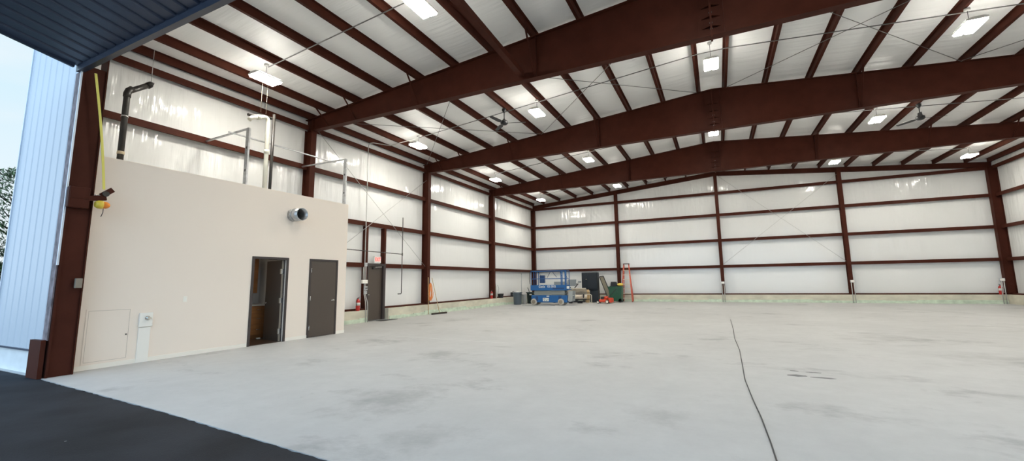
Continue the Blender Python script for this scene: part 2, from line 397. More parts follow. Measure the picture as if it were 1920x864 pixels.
def rafter(y, label, front=False):
    zb = 6.90; mb = MB(); wl = .012; fw_ = .11
    xa, xb = -.1, W + .1
    mb.prism([(xa, zb), (xb, zb), (xb, T(xb)), (W / 2, T(W / 2)), (xa, T(xa))], y - wl / 2, y + wl / 2, 'y')
    mb.box(xa + .3, xb - .3, y - fw_, y + fw_, zb - .014, zb + .004)
    for s in (0, 1):
        p = [(xa, T(xa) - .016), (W / 2, T(W / 2) - .016), (W / 2, T(W / 2)), (xa, T(xa))]
        if s: p = [(W - q[0], q[1]) for q in p]
        mb.prism(p, y - fw_, y + fw_, 'y')
    o = S(obj('roof_beam', mb, M['steel']), label, 'roof beam'); l = o.location
    def part(n, b, m=M['steel']): return obj(n, b.moved((-l.x, -l.y, -l.z)), m, o)
    for x in (8.82, W - 8.82, 12.83, W - 12.83):
        part('stiffener', MB().box(x - .008, x + .008, y - fw_ + .01, y + fw_ - .01, zb + .005, T(x) - .02))
    sp = part('splice_plate', MB().box(W / 2 - .022, W / 2 + .022, y - fw_ - .005, y + fw_ + .005, zb - .05, T(W / 2) - .02))
    for z in (7.12, 7.36, 7.62, 7.9):
        g = MB()
        for s in (-1, 1):
            g.prism([(W / 2 + s * .022, z), (W / 2 + s * .21, z), (W / 2 + s * .022, z)], y - .1, y - .1, 'y') if 0 else None
            g.add([(W / 2 + s * .022, y - .10, z), (W / 2 + s * .022, y - .006, z), (W / 2 + s * .2, y - .006, z), (W / 2 + s * .022, y - .10, z + .012), (W / 2 + s * .022, y - .006, z + .012), (W / 2 + s * .2, y - .006, z + .012)],
                  [(0, 1, 2), (5, 4, 3), (0, 3, 4, 1), (1, 4, 5, 2), (2, 5, 3, 0)])
        part('gusset', g)
    for z in (7.06, 7.2, 7.45):
        for s in (-1, 1): part('bolt', MB().lathe([(.016, -.03), (.016, .03)], (W / 2, y + s * .075, z), 6, 'x', False), M['bolt'])
    for s in (0, 1):
        for px in (1.0, 2.28, 4.87, 8.76):
            x = px if not s else W - px
            part('flange_brace', MB().bar((x, y - .62, T(x) + .02), (x, y - .02, zb + .03), .05, .012).bar((x, y - .62, T(x) + .02), (x, y - .02, zb + .03), .012, .05))
    for s in (-1, 1):
        x = 0 if s < 0 else W
        part('haunch_plate', MB().box(x + (-s) * .25 - .012, x + (-s) * .25 + .012, y - .105, y + .105, 6.9, T(x) - .02))
    return o
rafter(FY[0], 'dark red steel roof beam over the hangar opening, behind the front header')
for k, t in ((1, 'nearest big tapered dark red roof beam spanning the hangar'), (2, 'second big tapered dark red roof beam from the opening'), (3, 'farthest big tapered dark red roof beam, before the end wall')):
    rafter(FY[k], t)
# end wall beam (two C-section slopes)
eb = MB(); y = D - .02
for s in (0, 1):
    p = [(0, T(0) - .28), (W / 2, T(W / 2) - .28), (W / 2, T(W / 2)), (0, T(0))]
    fl = [[(0, T(0) - .28), (W / 2, T(W / 2) - .28), (W / 2, T(W / 2) - .265), (0, T(0) - .265)], [(0, T(0) - .015), (W / 2, T(W / 2) - .015), (W / 2, T(W / 2)), (0, T(0))]]
    if s: p = [(W - q[0], q[1]) for q in p]; fl = [[(W - q[0], q[1]) for q in r] for r in fl]
    eb.prism(p, y + .03, y + .042, 'y')
    for r in fl: eb.prism(r, y - .06, y + .1, 'y')
S(obj('roof_beam', eb, M['steel']), 'slim sloping dark red gable beam along the top of the far wall', 'roof beam')
# purlins
BAYN = ['in the front bay', 'between the nearest and second roof beams', 'between the second and farthest roof beams', 'in the last bay by the end wall']
ends = FY + [D + .1]
def purlin(x, y0, y1, side, label):
    z = T(x); s = side; mb = MB(); t = .012
    mb.box(x - t / 2, x + t / 2, y0, y1, z, z + .2)
    mb.box(x, x + s * .075, y0, y1, z + .19, z + .2)
    mb.box(x - s * .075, x, y0, y1, z, z + .011); mb.box(x - s * .075, x - s * .066, y0, y1, z, z + .028)
    return S(obj('roof_purlin', mb, M['steel']), label, 'purlin', 'roof purlins')
for b in range(4):
    for i, x in enumerate(PX):
        left = i < 11; n = i if left else 21 - i; wn = 'left' if left else 'right'
        lab = ('dark red eave strut along the top of the %s wall ' % wn if n == 0 else
               'dark red roof purlin, %s one from the %s wall, ' % (ORD[n - 1], wn)) + BAYN[b]
        if n == 10: lab = 'dark red ridge purlin just %s of the ridge lights, ' % wn + BAYN[b]
        purlin(x, ends[b] + .001, ends[b + 1] - .001, 1 if left else -1, lab)
# girts
GZ = [2.235, 3.906, 5.559, 7.0]
RB = ['front bay', 'nearest bay past the office', 'third bay', 'last bay']
GN = ['lowest', 'second lowest', 'third lowest', 'topmost']
def girt(a, b, z, axis, face, s, label):
    """face: inner face coordinate, s: direction from the wall to the room"""
    mb = MB(); h = .088; prof = [(0, z - h), (0, z + h), (-.2, z + h), (-.2, z + h - .012), (-.012, z + h - .012), (-.012, z - h), ]
    lip = [(-.012, z - h), (-.012, z - h + .012), (-.045, z - h + .012), (-.045, z - h)]
    for pr in (prof, lip):
        if axis == 'y': mb.prism([(face + s * p[0], p[1]) for p in pr], a, b, 'y')
        else: mb.prism([(face + s * p[0], p[1]) for p in pr], a, b, 'x')
    return S(obj('wall_girt', mb, M['steel']), label, 'girt', 'wall girts')
for b in range(4):
    y0, y1 = (ends[b] + .12, (ends[b + 1] - .115) if b < 3 else D - .19)
    for g, z in enumerate(GZ):
        if b == 0 and g < 2: continue
        if b == 1 and g == 0:
            girt(y0, 9.03, z, 'y', .1, 1, 'short lowest dark red girt on the left wall between the office and exit door')
            girt(10.17, y1, z, 'y', .1, 1, 'short lowest dark red girt on the left wall, beyond the exit door'); continue
        girt(y0, y1, z, 'y', .1, 1, '%s dark red horizontal girt on the left wall, %s' % (GN[g], RB[b]))
    for g, z in enumerate(GZ):
        girt(y0, y1, z, 'y', W - .1, -1, '%s dark red horizontal girt on the right wall, %s' % (GN[g], RB[b]))
xs = [.14, W / 4, W / 2, 3 * W / 4, W - .14]
BN = ['first panel from the left corner', 'second panel, right of the ladder', 'panel right of the middle post', 'panel by the right corner']
for b in range(4):
    for g, z in enumerate(GZ):
        girt(xs[b] + .1, xs[b + 1] - .1, z, 'x', D - .1, -1, '%s dark red girt on the far wall, %s' % (GN[g], BN[b]))
# exit-door posts up to the second girt
for y, t in ((9.09, 'near'), (10.11, 'far')):
    S(obj('door_post', MB().box(-.09, .1, y - .055, y - .045, 0.0, 3.82).box(.09, .102, y - .055, y + .055, 0, 3.82).box(-.1, -.088, y - .055, y + .055, 0, 3.82), M['steel']),
      'dark red framing post on the %s side of the exit door, reaching the second girt' % t, 'post')
# curb with base channel
S(obj('baseboard_left', MB().box(-.1, .28, 6.14, 9.05, 0, .46).box(-.1, .28, 10.2, D + .1, 0, .46), M['curb']), 'low concrete curb along the foot of the left wall', 'curb')
S(obj('baseboard_right', MB().box(W - .28, W + .1, 0, D + .1, 0, .46), M['curb']), 'low concrete curb along the foot of the right wall', 'curb')
S(obj('baseboard_back', MB().box(.28, W - .28, D - .28, D + .1, 0, .46), M['curb']), 'low concrete curb along the foot of the far wall', 'curb')
S(obj('trim_1', MB().box(-.1, .12, 6.14, 9.03, .465, .53).box(-.1, .12, 10.18, D - .1, .465, .53), M['steel']), 'thin dark red base channel on the left curb', 'trim')
S(obj('trim_2', MB().box(.12, W - .12, D - .12, D + .1, .465, .53), M['steel']), 'thin dark red base channel on the far curb', 'trim')
S(obj('trim_3', MB().box(W - .12, W + .1, 0, D - .1, .465, .53), M['steel']), 'thin dark red base channel on the right curb', 'trim')
def jag(a, b, axis, face, s):
    mb = MB(); t = a
    while t < b:
        e = min(b, t + random.uniform(.5, 1.5)); h = random.uniform(.11, .2)
        if axis == 'y': mb.box(face, face + s * .03, t, e - .006, 0, h)
        else: mb.box(t, e - .006, face, face + s * .03, 0, h)
        t = e
    return mb
S(obj('trim_4', jag(.31, W - .31, 'x', D - .281, -1), M['mint']), 'mint green foam strip at the foot of the far curb', 'trim')
S(obj('trim_5', jag(10.25, D - .3, 'y', .281, 1), M['mint']), 'mint green foam strip at the foot of the left curb beyond the exit door', 'trim')
S(obj('trim_6', jag(6.4, 9.04, 'y', .281, 1), M['mint']), 'mint green foam strip at the foot of the left curb before the exit door', 'trim')

# brace rods
def rod(name, a, b, label, group='brace rods', r=.009): return tag(obj(name, MB().tube([a, b], r, 6), M['roofconduit' if a[1] < 12 and max(a[2], b[2]) > 7.15 else 'galvpaint']), label, 'brace rod', group)
xr = [.15, 6.3, 12.6]; dz, dy = -.014, -.042
for i in range(2):
    xa, xb = xr[i], xr[i + 1]; t = ['left of the fan', 'right of the fan'][i]; u = ['outer', 'inner'][i]
    rod('brace_rod', (xa, 6.45, T(xa) + dz), (xb, 12.8, T(xb) + dz), 'thin roof rod slanting away to the right, %s in the second bay' % t)
    rod('brace_rod', (xb, 6.45, T(xb) + dy), (xa, 12.8, T(xa) + dy), 'thin roof rod slanting away to the left, %s in the second bay' % t)
    rod('brace_rod', (W - xa, 6.45, T(xa) + dz), (W - xb, 12.8, T(xb) + dz), 'thin rod of the %s right-slope pair, slanting away to the left' % u)
    rod('brace_rod', (W - xb, 6.45, T(xb) + dy), (W - xa, 12.8, T(xa) + dy), 'thin rod of the %s right-slope pair, slanting away to the right' % u)
rod('brace_rod', (.115, 6.4, 7.1), (.115, 12.82, 2.27), 'thin wall brace rod falling from the near column past the exit door')
rod('brace_rod', (.14, 12.8, 6.5), (.14, 6.42, 1.9), 'thin wall brace rod rising past the exit door to the farther column')
rod('brace_rod', (W / 2 + .12, D - .14, 8.15), (W * .75 - .1, D - .14, 2.35), 'thin brace rod on the far wall falling to the right')
rod('brace_rod', (W / 2 + .12, D - .17, 2.38), (W * .75 - .1, D - .17, 7.45), 'thin brace rod on the far wall rising to the right')
S(obj('roof_strut', MB().bar((8.41, 6.17, 7.06), (8.41, -.24, 7.42), .15), M['steel']), 'dark red square strut from the front header down to the nearest roof beam', 'strut')

# ------------------------------------------------------------------ hangar door (swung up) and its jamb
hd = thing('door_1', 'big dark blue hangar door swung up overhead outside the opening', 'hangar door', (W / 2, -.44, 5.56), 0, None, 'structure')
ang = math.radians(11); L = 5.6; hw = W / 2 - 2.42
def dpt(x, s, h): return (x, -s * math.cos(ang) - h * math.sin(ang) * 0, s * math.sin(ang) + h)
pn = MB(); x = -hw; prof = []
while x < hw:
    prof += [(x, 0), (x + .21, 0), (x + .225, .035), (x + .29, .035)]; x += .305
prof.append((hw, 0)); n = len(prof)
vs = [dpt(p[0], .02, p[1]) for p in prof] + [dpt(p[0], L, p[1]) for p in prof]
pn.add(vs, [(i, i + 1, n + i + 1, n + i) for i in range(n - 1)])
pn.add([dpt(-hw, .02, .06), dpt(hw, .02, .06), dpt(hw, L, .06), dpt(-hw, L, .06), dpt(-hw, .02, .12), dpt(hw, .02, .12), dpt(hw, L, .12), dpt(-hw, L, .12)],
       [(3, 2, 1, 0), (4, 5, 6, 7), (0, 1, 5, 4), (1, 2, 6, 5), (2, 3, 7, 6), (3, 0, 4, 7)])
obj('panel', pn, M['liner'], hd)
obj('hinge_rail', MB().box(-hw - .02, hw + .02, -.03, .06, -.10, .07), M['linertrim'], hd)
obj('side_rail', MB().bar(dpt(-hw - .02, .05, .03), dpt(-hw - .02, L, .03), .05, .15), M['linertrim'], hd)
obj('side_rail', MB().bar(dpt(hw + .02, .05, .03), dpt(hw + .02, L, .03), .05, .15), M['linertrim'], hd)
obj('end_rail', MB().bar(dpt(-hw, L, .03), dpt(hw, L, .03), .06, .15), M['linertrim'], hd)

jb = thing('door_jamb', 'tall dark red steel jamb at the left side of the hangar opening', 'column', (2.4, -.22, 0), 0, None, 'structure')
j0 = (-2.4, .22, 0)
obj('post', MB().box(2.36, 2.46, -.40, -.385, 0, 5.62).box(2.22, 2.5, -.075, -.055, 0, 6.9).box(2.37, 2.47, -.39, -.06, 0, 5.62).box(2.46, 2.5, -.40, -.37, 0, 5.6).moved(j0), M['steel'], jb)
obj('seal_strip', MB().box(2.29, 2.47, -.425, -.405, .62, 5.46).moved(j0), M['rubber'], jb)
obj('edge_trim', MB().box(2.475, 2.505, -.43, -.405, 1.9, 5.46).moved(j0), M['alu'], jb)
obj('foot_guard', MB().box(2.02, 2.47, -.49, -.43, 0, .63).moved(j0), M['steel'], jb)
column(W - 2.4, -.2, 0, 5.62, -1, 'dark red steel jamb at the right side of the hangar opening', depth=.3, width=.3)
tag(obj('switch_box', MB().bbox(2.505, 2.56, -.185, -.09, 1.5, 1.67, .008), M['hub']), 'small grey switch box on the dark red door jamb', 'switch box')
# latch arm + beacon + strap
lt = thing('door_latch', 'dark red latch bracket sticking out of the door jamb', 'latch', (2.5, -.26, 3.06))
obj('mount', MB().bbox(0.006, .11, -.16, .12, -.14, .24, .015).box(.0, .12, -.14, .10, .03, .05), M['steel'], lt)
obj('arm', MB().bar((.07, .08, .05), (.10, .34, .10), .07, .09).bar((.10, .27, .13), (.10, .42, .27), .05, .09), M['steel'], lt)
obj('roller', MB().lathe([(.05, -.03), (.05, .03)], (.12, .32, .17), 12, 'x'), M['blackpipe'], lt)
obj('spring', MB().tube([(.1, .18 + .01 * k, .12 + .018 * (k % 2)) for k in range(9)], .012, 6), M['chrome'], lt)
bc = thing('beacon_light', 'amber warning beacon hanging below the jamb latch', 'warning light', (2.62, .0, 3.00))
obj('lens', MB().sphere((0, .06, .02), .082, 14, 10, (.9, 1, .8)), M['amber'], bc)
obj('housing', MB().lathe([(.05, -.09), (.075, -.05), (.078, .01)], (0, .02, .02), 14, 'y'), M['lampyellow'], bc)
obj('hook', MB().tube([(0, .05, -.05), (.0, .05, -.12), (0, .03, -.20)], .006, 6), M['blackpipe'], bc)
st = [(2.62, -.27 + .30 * (k / 14) + .02 * math.sin(k / 14 * PI), 5.46 - 2.15 * k / 14) for k in range(15)]
sm = MB()
for i in range(14): sm.bar(st[i], st[i + 1], .036, .012, (1, 0, 0))
tag(obj('strap', sm, M['yellow']), 'yellow strap hanging down beside the dark red jamb', 'strap')

# ------------------------------------------------------------------ office box
OX, OZ, OY = 2.225, 4.03, 6.12
S(obj('wall_office_front', MB().box(OX - .12, OX, -.04, 3.19, 0, OZ).box(OX - .12, OX, 4.07, 4.85, 0, OZ).box(OX - .12, OX, 5.73, OY, 0, OZ).box(OX - .12, OX, 3.19, 4.07, 2.17, OZ).box(OX - .12, OX, 4.85, 5.73, 2.17, OZ), M['drywall']),
  'beige painted front wall of the office box', 'wall')
S(obj('wall_office_side', MB().box(-.1, OX - .12, OY - .12, OY, 0, OZ), M['drywall']), 'beige far end wall of the office box', 'wall')
S(obj('wall_office_end', MB().box(-.1, OX - .12, -.04, .08, 0, OZ), M['drywall']), 'beige near end wall of the office box behind the jamb', 'wall')
S(obj('ceiling_office', MB().box(-.1, OX - .12, .08, OY - .12, 2.75, 2.87), M['insidewall']), 'lid of the office box', 'ceiling')
S(obj('wall_office_partition', MB().box(-.1, OX - .12, 4.62, 4.74, 0, 2.75), M['insidewall']), 'pale partition seen through the open office door', 'wall')
S(obj('wall_office_inner', MB().box(.22, .3, .08, 4.62, 0, 2.75), M['insidewall']), 'pale inner wall behind the brown cabinets', 'wall')
S(obj('floor_office', MB().box(.3, OX - .02, .08, 4.62, 0.001, .012), M['darkwood']), 'dark brown floor inside the open office doorway', 'floor')
S(obj('baseboard_office', MB().box(OX, OX + .015, -.03, 3.12, 0, .085).box(OX, OX + .015, 4.14, 4.79, 0, .085).box(OX, OX + .015, 5.79, OY, 0, .085).box(1.9, OX, OY, OY + .014, 0, .085), M['basewhite']), 'cream baseboard along the office front wall', 'baseboard')
def doorframe(y0, y1, z1, root, r):
    return obj('frame', MB().box(OX - .13, OX + .02, y0, y0 + .06, 0, z1).box(OX - .13, OX + .02, y1 - .06, y1, 0, z1).box(OX - .13, OX + .02, y0 + .06, y1 - .06, z1 - .06, z1)
               .box(OX - .07, OX - .045, y0 + .05, y0 + .075, 0, z1 - .05).box(OX - .07, OX - .045, y1 - .075, y1 - .05, 0, z1 - .05).moved(r), M['framepaint'], root)
def lever(y, x, z, s, r, out=1):
    return MB().lathe([(.03, 0), (.03, .012), (.014, .014), (.014, .05)], (x, y, z), 14, 'x').tube([(x + .045, y, z), (x + .05, y + s * .03, z), (x + .05, y + s * .12, z - .004)], .012, 8).moved(r)
# open door
d2 = thing('door_2', 'open brown office door swung inward with cabinets visible behind it', 'door', (OX, 3.63, 0), 0, None, 'structure'); r = (-OX, -3.63, 0)
doorframe(3.13, 4.13, 2.23, d2, r)
RZ = Matrix.Translation((2.13, 4.065, 0)) @ Matrix.Rotation(math.radians(-9), 4, 'Z') @ Matrix.Translation((-2.13, -4.065, 0))
lf = obj('leaf', MB().box(1.30, 2.13, 4.02, 4.065, .012, 2.16).rotated(RZ).moved(r), M['doorpaint'], d2)
obj('leaf_edge', MB().box(2.128, 2.134, 4.018, 4.067, .012, 2.16).rotated(RZ).moved(r), M['hub'], lf, 'greyish door edge')
for z in (.27, 1.08, 1.86): obj('hinge', MB().box(2.08, 2.145, 4.0, 4.012, z - .07, z + .07).box(2.136, 2.146, 3.985, 4.085, z - .07, z + .07).moved(r), M['chrome'], lf, 'chrome hinge')
h = MB().lathe([(.03, 0), (.03, -.012), (.014, -.014), (.014, -.05)], (1.375, 4.02, 1.0), 14, 'y').tube([(1.375, 3.975, 1.0), (1.40, 3.97, 1.0), (1.49, 3.97, .997)], .012, 8).rotated(RZ).moved(r)
obj('lever_handle', h, M['chrome'], lf, 'chrome lever handle')
d3 = thing('door_3', 'closed dark brown flush office door with chrome lever', 'door', (OX, 5.29, 0), 0, None, 'structure'); r = (-OX, -5.29, 0)
doorframe(4.79, 5.79, 2.23, d3, r)
lf = obj('leaf', MB().box(OX - .035, OX + .012, 4.853, 5.727, .012, 2.165).moved(r), M['doorpaint'], d3)
for z in (.27, 1.10, 1.90): obj('hinge', MB().box(OX + .012, OX + .02, 4.845, 4.868, z - .065, z + .065).lathe([(.012, z - .065), (.012, z + .065)], (OX + .02, 4.852, 0), 8).moved(r), M['chrome'], lf, 'chrome hinge')
obj('lever_handle', lever(5.66, OX + .012, 1.02, -1, r).box(OX + .008, OX + .016, 5.70, 5.73, .98, 1.09), M['chrome'], lf, 'chrome lever handle') if 0 else obj('lever_handle', lever(5.66, OX + .012, 1.02, -1, r), M['chrome'], lf, 'chrome lever handle')
# exit door in the left wall
d4 = thing('door_4', 'dark brown exit door in the left wall under the red exit sign', 'door', (0, 9.62, 0), 0, None, 'structure'); r = (0, -9.62, 0)
obj('frame', MB().box(-.09, .12, 9.13, 9.19, 0.02, 2.31).box(-.09, .12, 10.03, 10.16, 0.02, 2.31).box(-.09, .12, 9.19, 10.03, 2.22, 2.31).moved(r), M['framepaint'], d4)
lf = obj('leaf', MB().box(-.05, .02, 9.19, 10.03, .03, 2.22).moved(r), M['doorpaint'], d4)
obj('lever_handle', lever(9.27, .02, 1.04, 1, r), M['chrome'], lf, 'chrome lever handle')
obj('closer', MB().bbox(.02, .085, 9.48, 9.82, 2.08, 2.15, .008).moved(r), M['framepaint'], lf)
obj('closer_arm', MB().bar((.09, 9.6, 2.16), (.14, 9.9, 2.18), .03, .012).moved(r), M['white'], d4, 'pale closer arm')
obj('threshold', MB().box(-.09, .26, 9.13, 10.16, 0, .02).moved(r), M['galv'], d4)
# things on the office front
ah = thing('access_panel', 'square beige access hatch low on the office wall', 'hatch', (OX, .46, .1)); r = (-OX, -.46, -.1)
obj('rim', MB().box(OX + .001, OX + .007, .12, .15, .10, 1.10).box(OX + .001, OX + .007, .77, .80, .10, 1.10).box(OX + .001, OX + .007, .15, .77, 1.07, 1.10).box(OX + .001, OX + .007, .15, .77, .10, .13).moved(r), M['drywall'], ah)
obj('cover', MB().box(OX + .001, OX + .005, .156, .764, .136, 1.064).moved(r), M['drywall'], ah)
obj('seam_shade', MB().box(OX + .001, OX + .003, .150, .156, .13, 1.07).box(OX + .001, OX + .003, .764, .770, .13, 1.07).box(OX + .001, OX + .003, .156, .764, 1.064, 1.07).box(OX + .001, OX + .003, .156, .764, .13, .136).moved(r), M['seam'], ah)  # shaded seam around the cover drawn as thin darker strips
obj('latch', MB().lathe([(.014, 0), (.014, .012)], (OX + .007, .735, .585), 10, 'x').moved(r), M['blackpipe'], ah)
wb = thing('outlet_box', 'white square box with a metal coupling above a white chase panel', 'utility box', (OX, 1.03, .70)); r = (-OX, -1.03, -.70)
obj('cover_plate', MB().bbox(OX + .001, OX + .045, .915, 1.14, .70, .98, .006).moved(r), M['white'], wb)
obj('coupling', MB().lathe([(.045, 0), (.045, .015), (.03, .02), (.03, .07)], (OX + .045, 1.045, .87), 14, 'x').box(OX + .045, OX + .09, 1.07, 1.10, .85, .875).moved(r), M['chrome'], wb, 'shiny metal coupling')
tag(obj('chase_panel', MB().bbox(OX + .001, OX + .022, .925, 1.125, .0, .69, .004), M['white']), 'white vertical chase panel from the floor to the outlet box', 'panel')
sw = thing('light_switch', 'small switch plate halfway between hatch and open door', 'switch plate', (OX, 1.71, 1.16))
obj('plate', MB().bbox(.001, .008, -.04, .04, 0, .125, .003), M['basewhite'], sw); obj('rocker', MB().box(.008, .012, -.015, .015, .03, .095), M['white'], sw)
dc = thing('duct_stub', 'round galvanised duct stub sticking out of the office wall', 'duct', (OX, 4.18, 3.42))
pr = MB(); R_ = .172
def shell(x0, x1, R0, R1, n=28):
    m = MB(); vs = []
    for x_, R in ((x0, R0), (x1, R0), (x1, R1), (x0, R1)):
        for k in range(n): t = 2 * PI * k / n; vs.append((x_, R * math.cos(t), R * math.sin(t)))
    fs = [(i * n + k, i * n + (k + 1) % n, ((i + 1) % 4) * n + (k + 1) % n, ((i + 1) % 4) * n + k) for i in range(4) for k in range(n)]
    return m.add(vs, fs, True)
obj('pipe', shell(.001, .40, R_, R_ - .006), M['galv'], dc)
obj('crimp', shell(.10, .13, R_ + .006, R_), M['galv'], dc)
obj('damper', MB().lathe([(R_ - .008, .05), (R_ - .008, .055)], (0, 0, 0), 28, 'x'), M['blackpipe'], dc)
# steel studs above the office
def stud(y, zt, label):
    t = thing('metal_stud', label, 'stud', (2.12, y, OZ + .002), 0, 'steel studs on the office roof')
    obj('channel', MB().box(-.06, .06, -.022, -.017, 0, zt - OZ).box(-.06, -.055, -.02, .022, 0, zt - OZ).box(.055, .06, -.02, .022, 0, zt - OZ), M['galv'], t)
    for z in (.35, .95): obj('knockout', MB().box(-.02, .02, -.0235, -.0225, z, z + .06), M['black'], t)
    return t
s1 = stud(2.88, 5.52, 'galvanised stud standing on the office wall beside the white pipe')
s2 = dup(s1, (2.12, 6.03, OZ + .002), 'galvanised stud standing on the far end of the office wall')
tag(obj('metal_rail', MB().bar((2.12, 2.9, 5.54), (-.02, 2.97, 5.54), .05, .035), M['galv']), 'galvanised cross rail from the nearer stud back to the wall', 'rail', 'stud rails')
tag(obj('metal_rail', MB().bar((2.12, 6.05, 5.54), (-.02, 5.99, 5.54), .05, .035), M['galv']), 'galvanised cross rail from the farther stud back to the wall', 'rail', 'stud rails')
tag(obj('metal_rail', MB().bar((1.5, 2.75, 5.50), (1.6, 6.1, 5.50), .05, .03), M['galv']), 'long galvanised rail joining the two cross rails', 'rail', 'stud rails')
pv = thing('vent_pipe', 'white plastic pipe rising above the office and elbowing left', 'pipe', (1.7, 3.66, 2.873))
obj('riser', MB().tube([(0, .02, 0), (0, .0, 2.03), (0, -.005, 3.19), (0, -.03, 3.26), (0, -.09, 3.29), (0, -.46, 3.15), (0, -.53, 3.06)], .055, 12), M['pvc'], pv)
obj('coupling', MB().tube([(0, -.24, 3.23), (0, -.33, 3.20)], .072, 12), M['pvc'], pv)
obj('coupling', MB().tube([(0, .005, 2.25), (0, .0, 2.37)], .068, 12), M['pvc'], pv)
gp = thing('gas_pipe', 'black pipe rising above the office beside the white pipe', 'pipe', (1.66, 3.83, 2.873))
obj('riser', MB().tube([(.02, 0, 0), (.02, .0, 3.46)], .04, 10), M['blackpipe'], gp)
obj('branch', MB().tube([(-.1, .0, 3.37), (-.1, -.66, 3.25)], .04, 10).tube([(.02, 0, 3.35), (-.1, 0, 3.37)], .04, 8), M['blackpipe'], gp)
for y_ in (3.45, 3.6): tag(obj('hanger_rod', MB().tube([(1.66, y_, 6.27), (1.66, y_, 7.4)], .005, 6), M['hub']), 'thin hanger rod above the pipes, %s' % ('nearer one' if y_ < 3.5 else 'farther one'), 'rod', 'pipe hangers')
vp = thing('black_pipe', 'black vent pipe with an elbow above the near end of the office', 'pipe', (.5, 1.0, 2.873))
obj('riser', MB().tube([(0, 0, 0), (0, 0, 3.127), (0, .02, 3.227), (0, .08, 3.287), (0, .42, 3.577)], .062, 12), M['blackpipe'], vp)
obj('collar', MB().tube([(0, 0, 1.687), (0, 0, 1.757)], .07, 12), M['tape'], vp, 'cream tape collar')
obj('elbow', MB().tube([(0, 0, 3.087), (0, 0, 3.167), (0, .02, 3.247), (0, .09, 3.327)], .074, 12), M['blackpipe'], vp)
obj('elbow', MB().tube([(0, .36, 3.517), (0, .43, 3.587), (0, .46, 3.577)], .074, 12), M['blackpipe'], vp)
obj('clamp', MB().tube([(-.1, 0, 2.607), (-.1, .0, 2.637)], .02, 6).tube([(0, 0, 2.597), (0, 0, 2.627)], .07, 12), M['chrome'], vp)
tag(obj('hanger_rod', MB().tube([(.5, 1.43, 6.48), (.5, 1.43, 7.36)], .008, 6), M['galvpaint']), 'thin hanger rod holding the elbowed black pipe', 'rod', 'pipe hangers')
# cabinets inside
cl = thing('ceiling_light', 'added unseen fill light on the office room ceiling', 'ceiling light', (1.3, 2.9, 2.75)); obj('base', MB().lathe([(.16, -.03), (.17, 0)], (0, 0, 0), 20), M['white'], cl); obj('lens', MB().lathe([(.05, -.07), (.12, -.06), (.15, -.03)], (0, 0, 0), 20), M['roomfill'], cl, 'glowing lens')  # unseen lamp added to brighten the office interior through the doorway
cb = thing('drawer_cabinet', 'brown wood drawer cabinet seen through the open office door', 'cabinet', (.3, 4.2, .012))
obj('carcass', MB().box(.005, .62, -.36, .36, .09, .90).box(.05, .56, -.36, .36, 0, .09), M['wood'], cb)
for k, (z0, z1) in enumerate(((.70, .89), (.41, .685), (.10, .395))):
    d = obj('drawer', MB().bbox(.62, .64, -.35, .35, z0, z1, .004), M['wood'], cb)
    obj('pull', MB().tube([(.64, -.03, (z0 + z1) / 2), (.67, -.03, (z0 + z1) / 2), (.67, .09, (z0 + z1) / 2), (.64, .09, (z0 + z1) / 2)], .007, 6), M['chrome'], d)
tag(obj('countertop', MB().bbox(.302, .96, 3.7, 4.61, .915, .955, .006), M['counter']), 'pale countertop over the brown drawer cabinet', 'countertop')
uc = thing('wall_cabinet', 'brown wood wall cabinet above the pale countertop', 'cabinet', (.3, 3.98, 1.27))
obj('carcass', MB().box(.005, .33, -.36, .36, 0, 1.0), M['wood'], uc); obj('door', MB().bbox(.33, .35, -.35, .355, .005, .995, .004), M['wood'], uc)
tag(obj('paper_scrap', MB().prism([(1.02, 4.14), (1.10, 4.12), (1.13, 4.2), (1.05, 4.23)], .0125, .04, 'z'), M['paleplastic']), 'crumpled white scrap on the floor under the drawers', 'scrap')

# ------------------------------------------------------------------ lights and fans
LX = [2.1, 7.39, 13.1, 18.81, 24.0]; LZ = [7.05, 7.46, 7.90, 7.46, 7.05]; LY = [3.25, 9.7, 16.35, 22.95]
XN = ['along the left wall', 'second line from the left wall', 'on the ridge line', 'second line from the right wall', 'along the right wall']
YN = ['nearest row', 'second row', 'third row', 'last row']
def light(loc, label, drop):
    t = thing('ceiling_light', label, 'ceiling light', loc, 0, 'high bay ceiling lights')
    obj('housing', MB().prism([(-.20, .012), (.20, .012), (.20, .05), (.10, .085), (-.10, .085), (-.20, .05)], -.35, .35, 'y'), M['white'], t)
    for s in (-1, 1):
        obj('lens', MB().bbox(s * .025, s * .19, -.33, .33, -.028, .012, .008), M['lens'], t, 'glowing lens')
    for s in (-1, 1): obj('uplight_fill', MB().box(s * .115, s * .185, -.3, .3, .058, .066).rotated(Matrix.Identity(4)), M['upfill'], t, 'added upward fill strip')  # upward strips added on each housing to brighten the ceiling
    obj('cord', MB().tube([(0, 0, .085), (0, 0, drop)], .006, 6), M['black'], t)
    obj('canopy', MB().lathe([(.05, drop - .03), (.06, drop), (.06, drop + .03)], (0, 0, 0), 12), M['galvpaint'], t)
    return t
L0 = {}
for j, y in enumerate(LY):
    for i, x in enumerate(LX):
        lab = 'glowing two-strip high bay light, %s, %s' % (XN[i], YN[j])
        yy = y - .08 if j == 0 and i == 1 else y
        key = i if i < 3 else 4 - i
        if key not in L0: L0[key] = light((x, yy, LZ[i]), lab, T(x) - LZ[i] - .05 if key < 2 else T(x) - LZ[i] + .12)
        else: dup(L0[key], (x, yy, LZ[i]), lab)
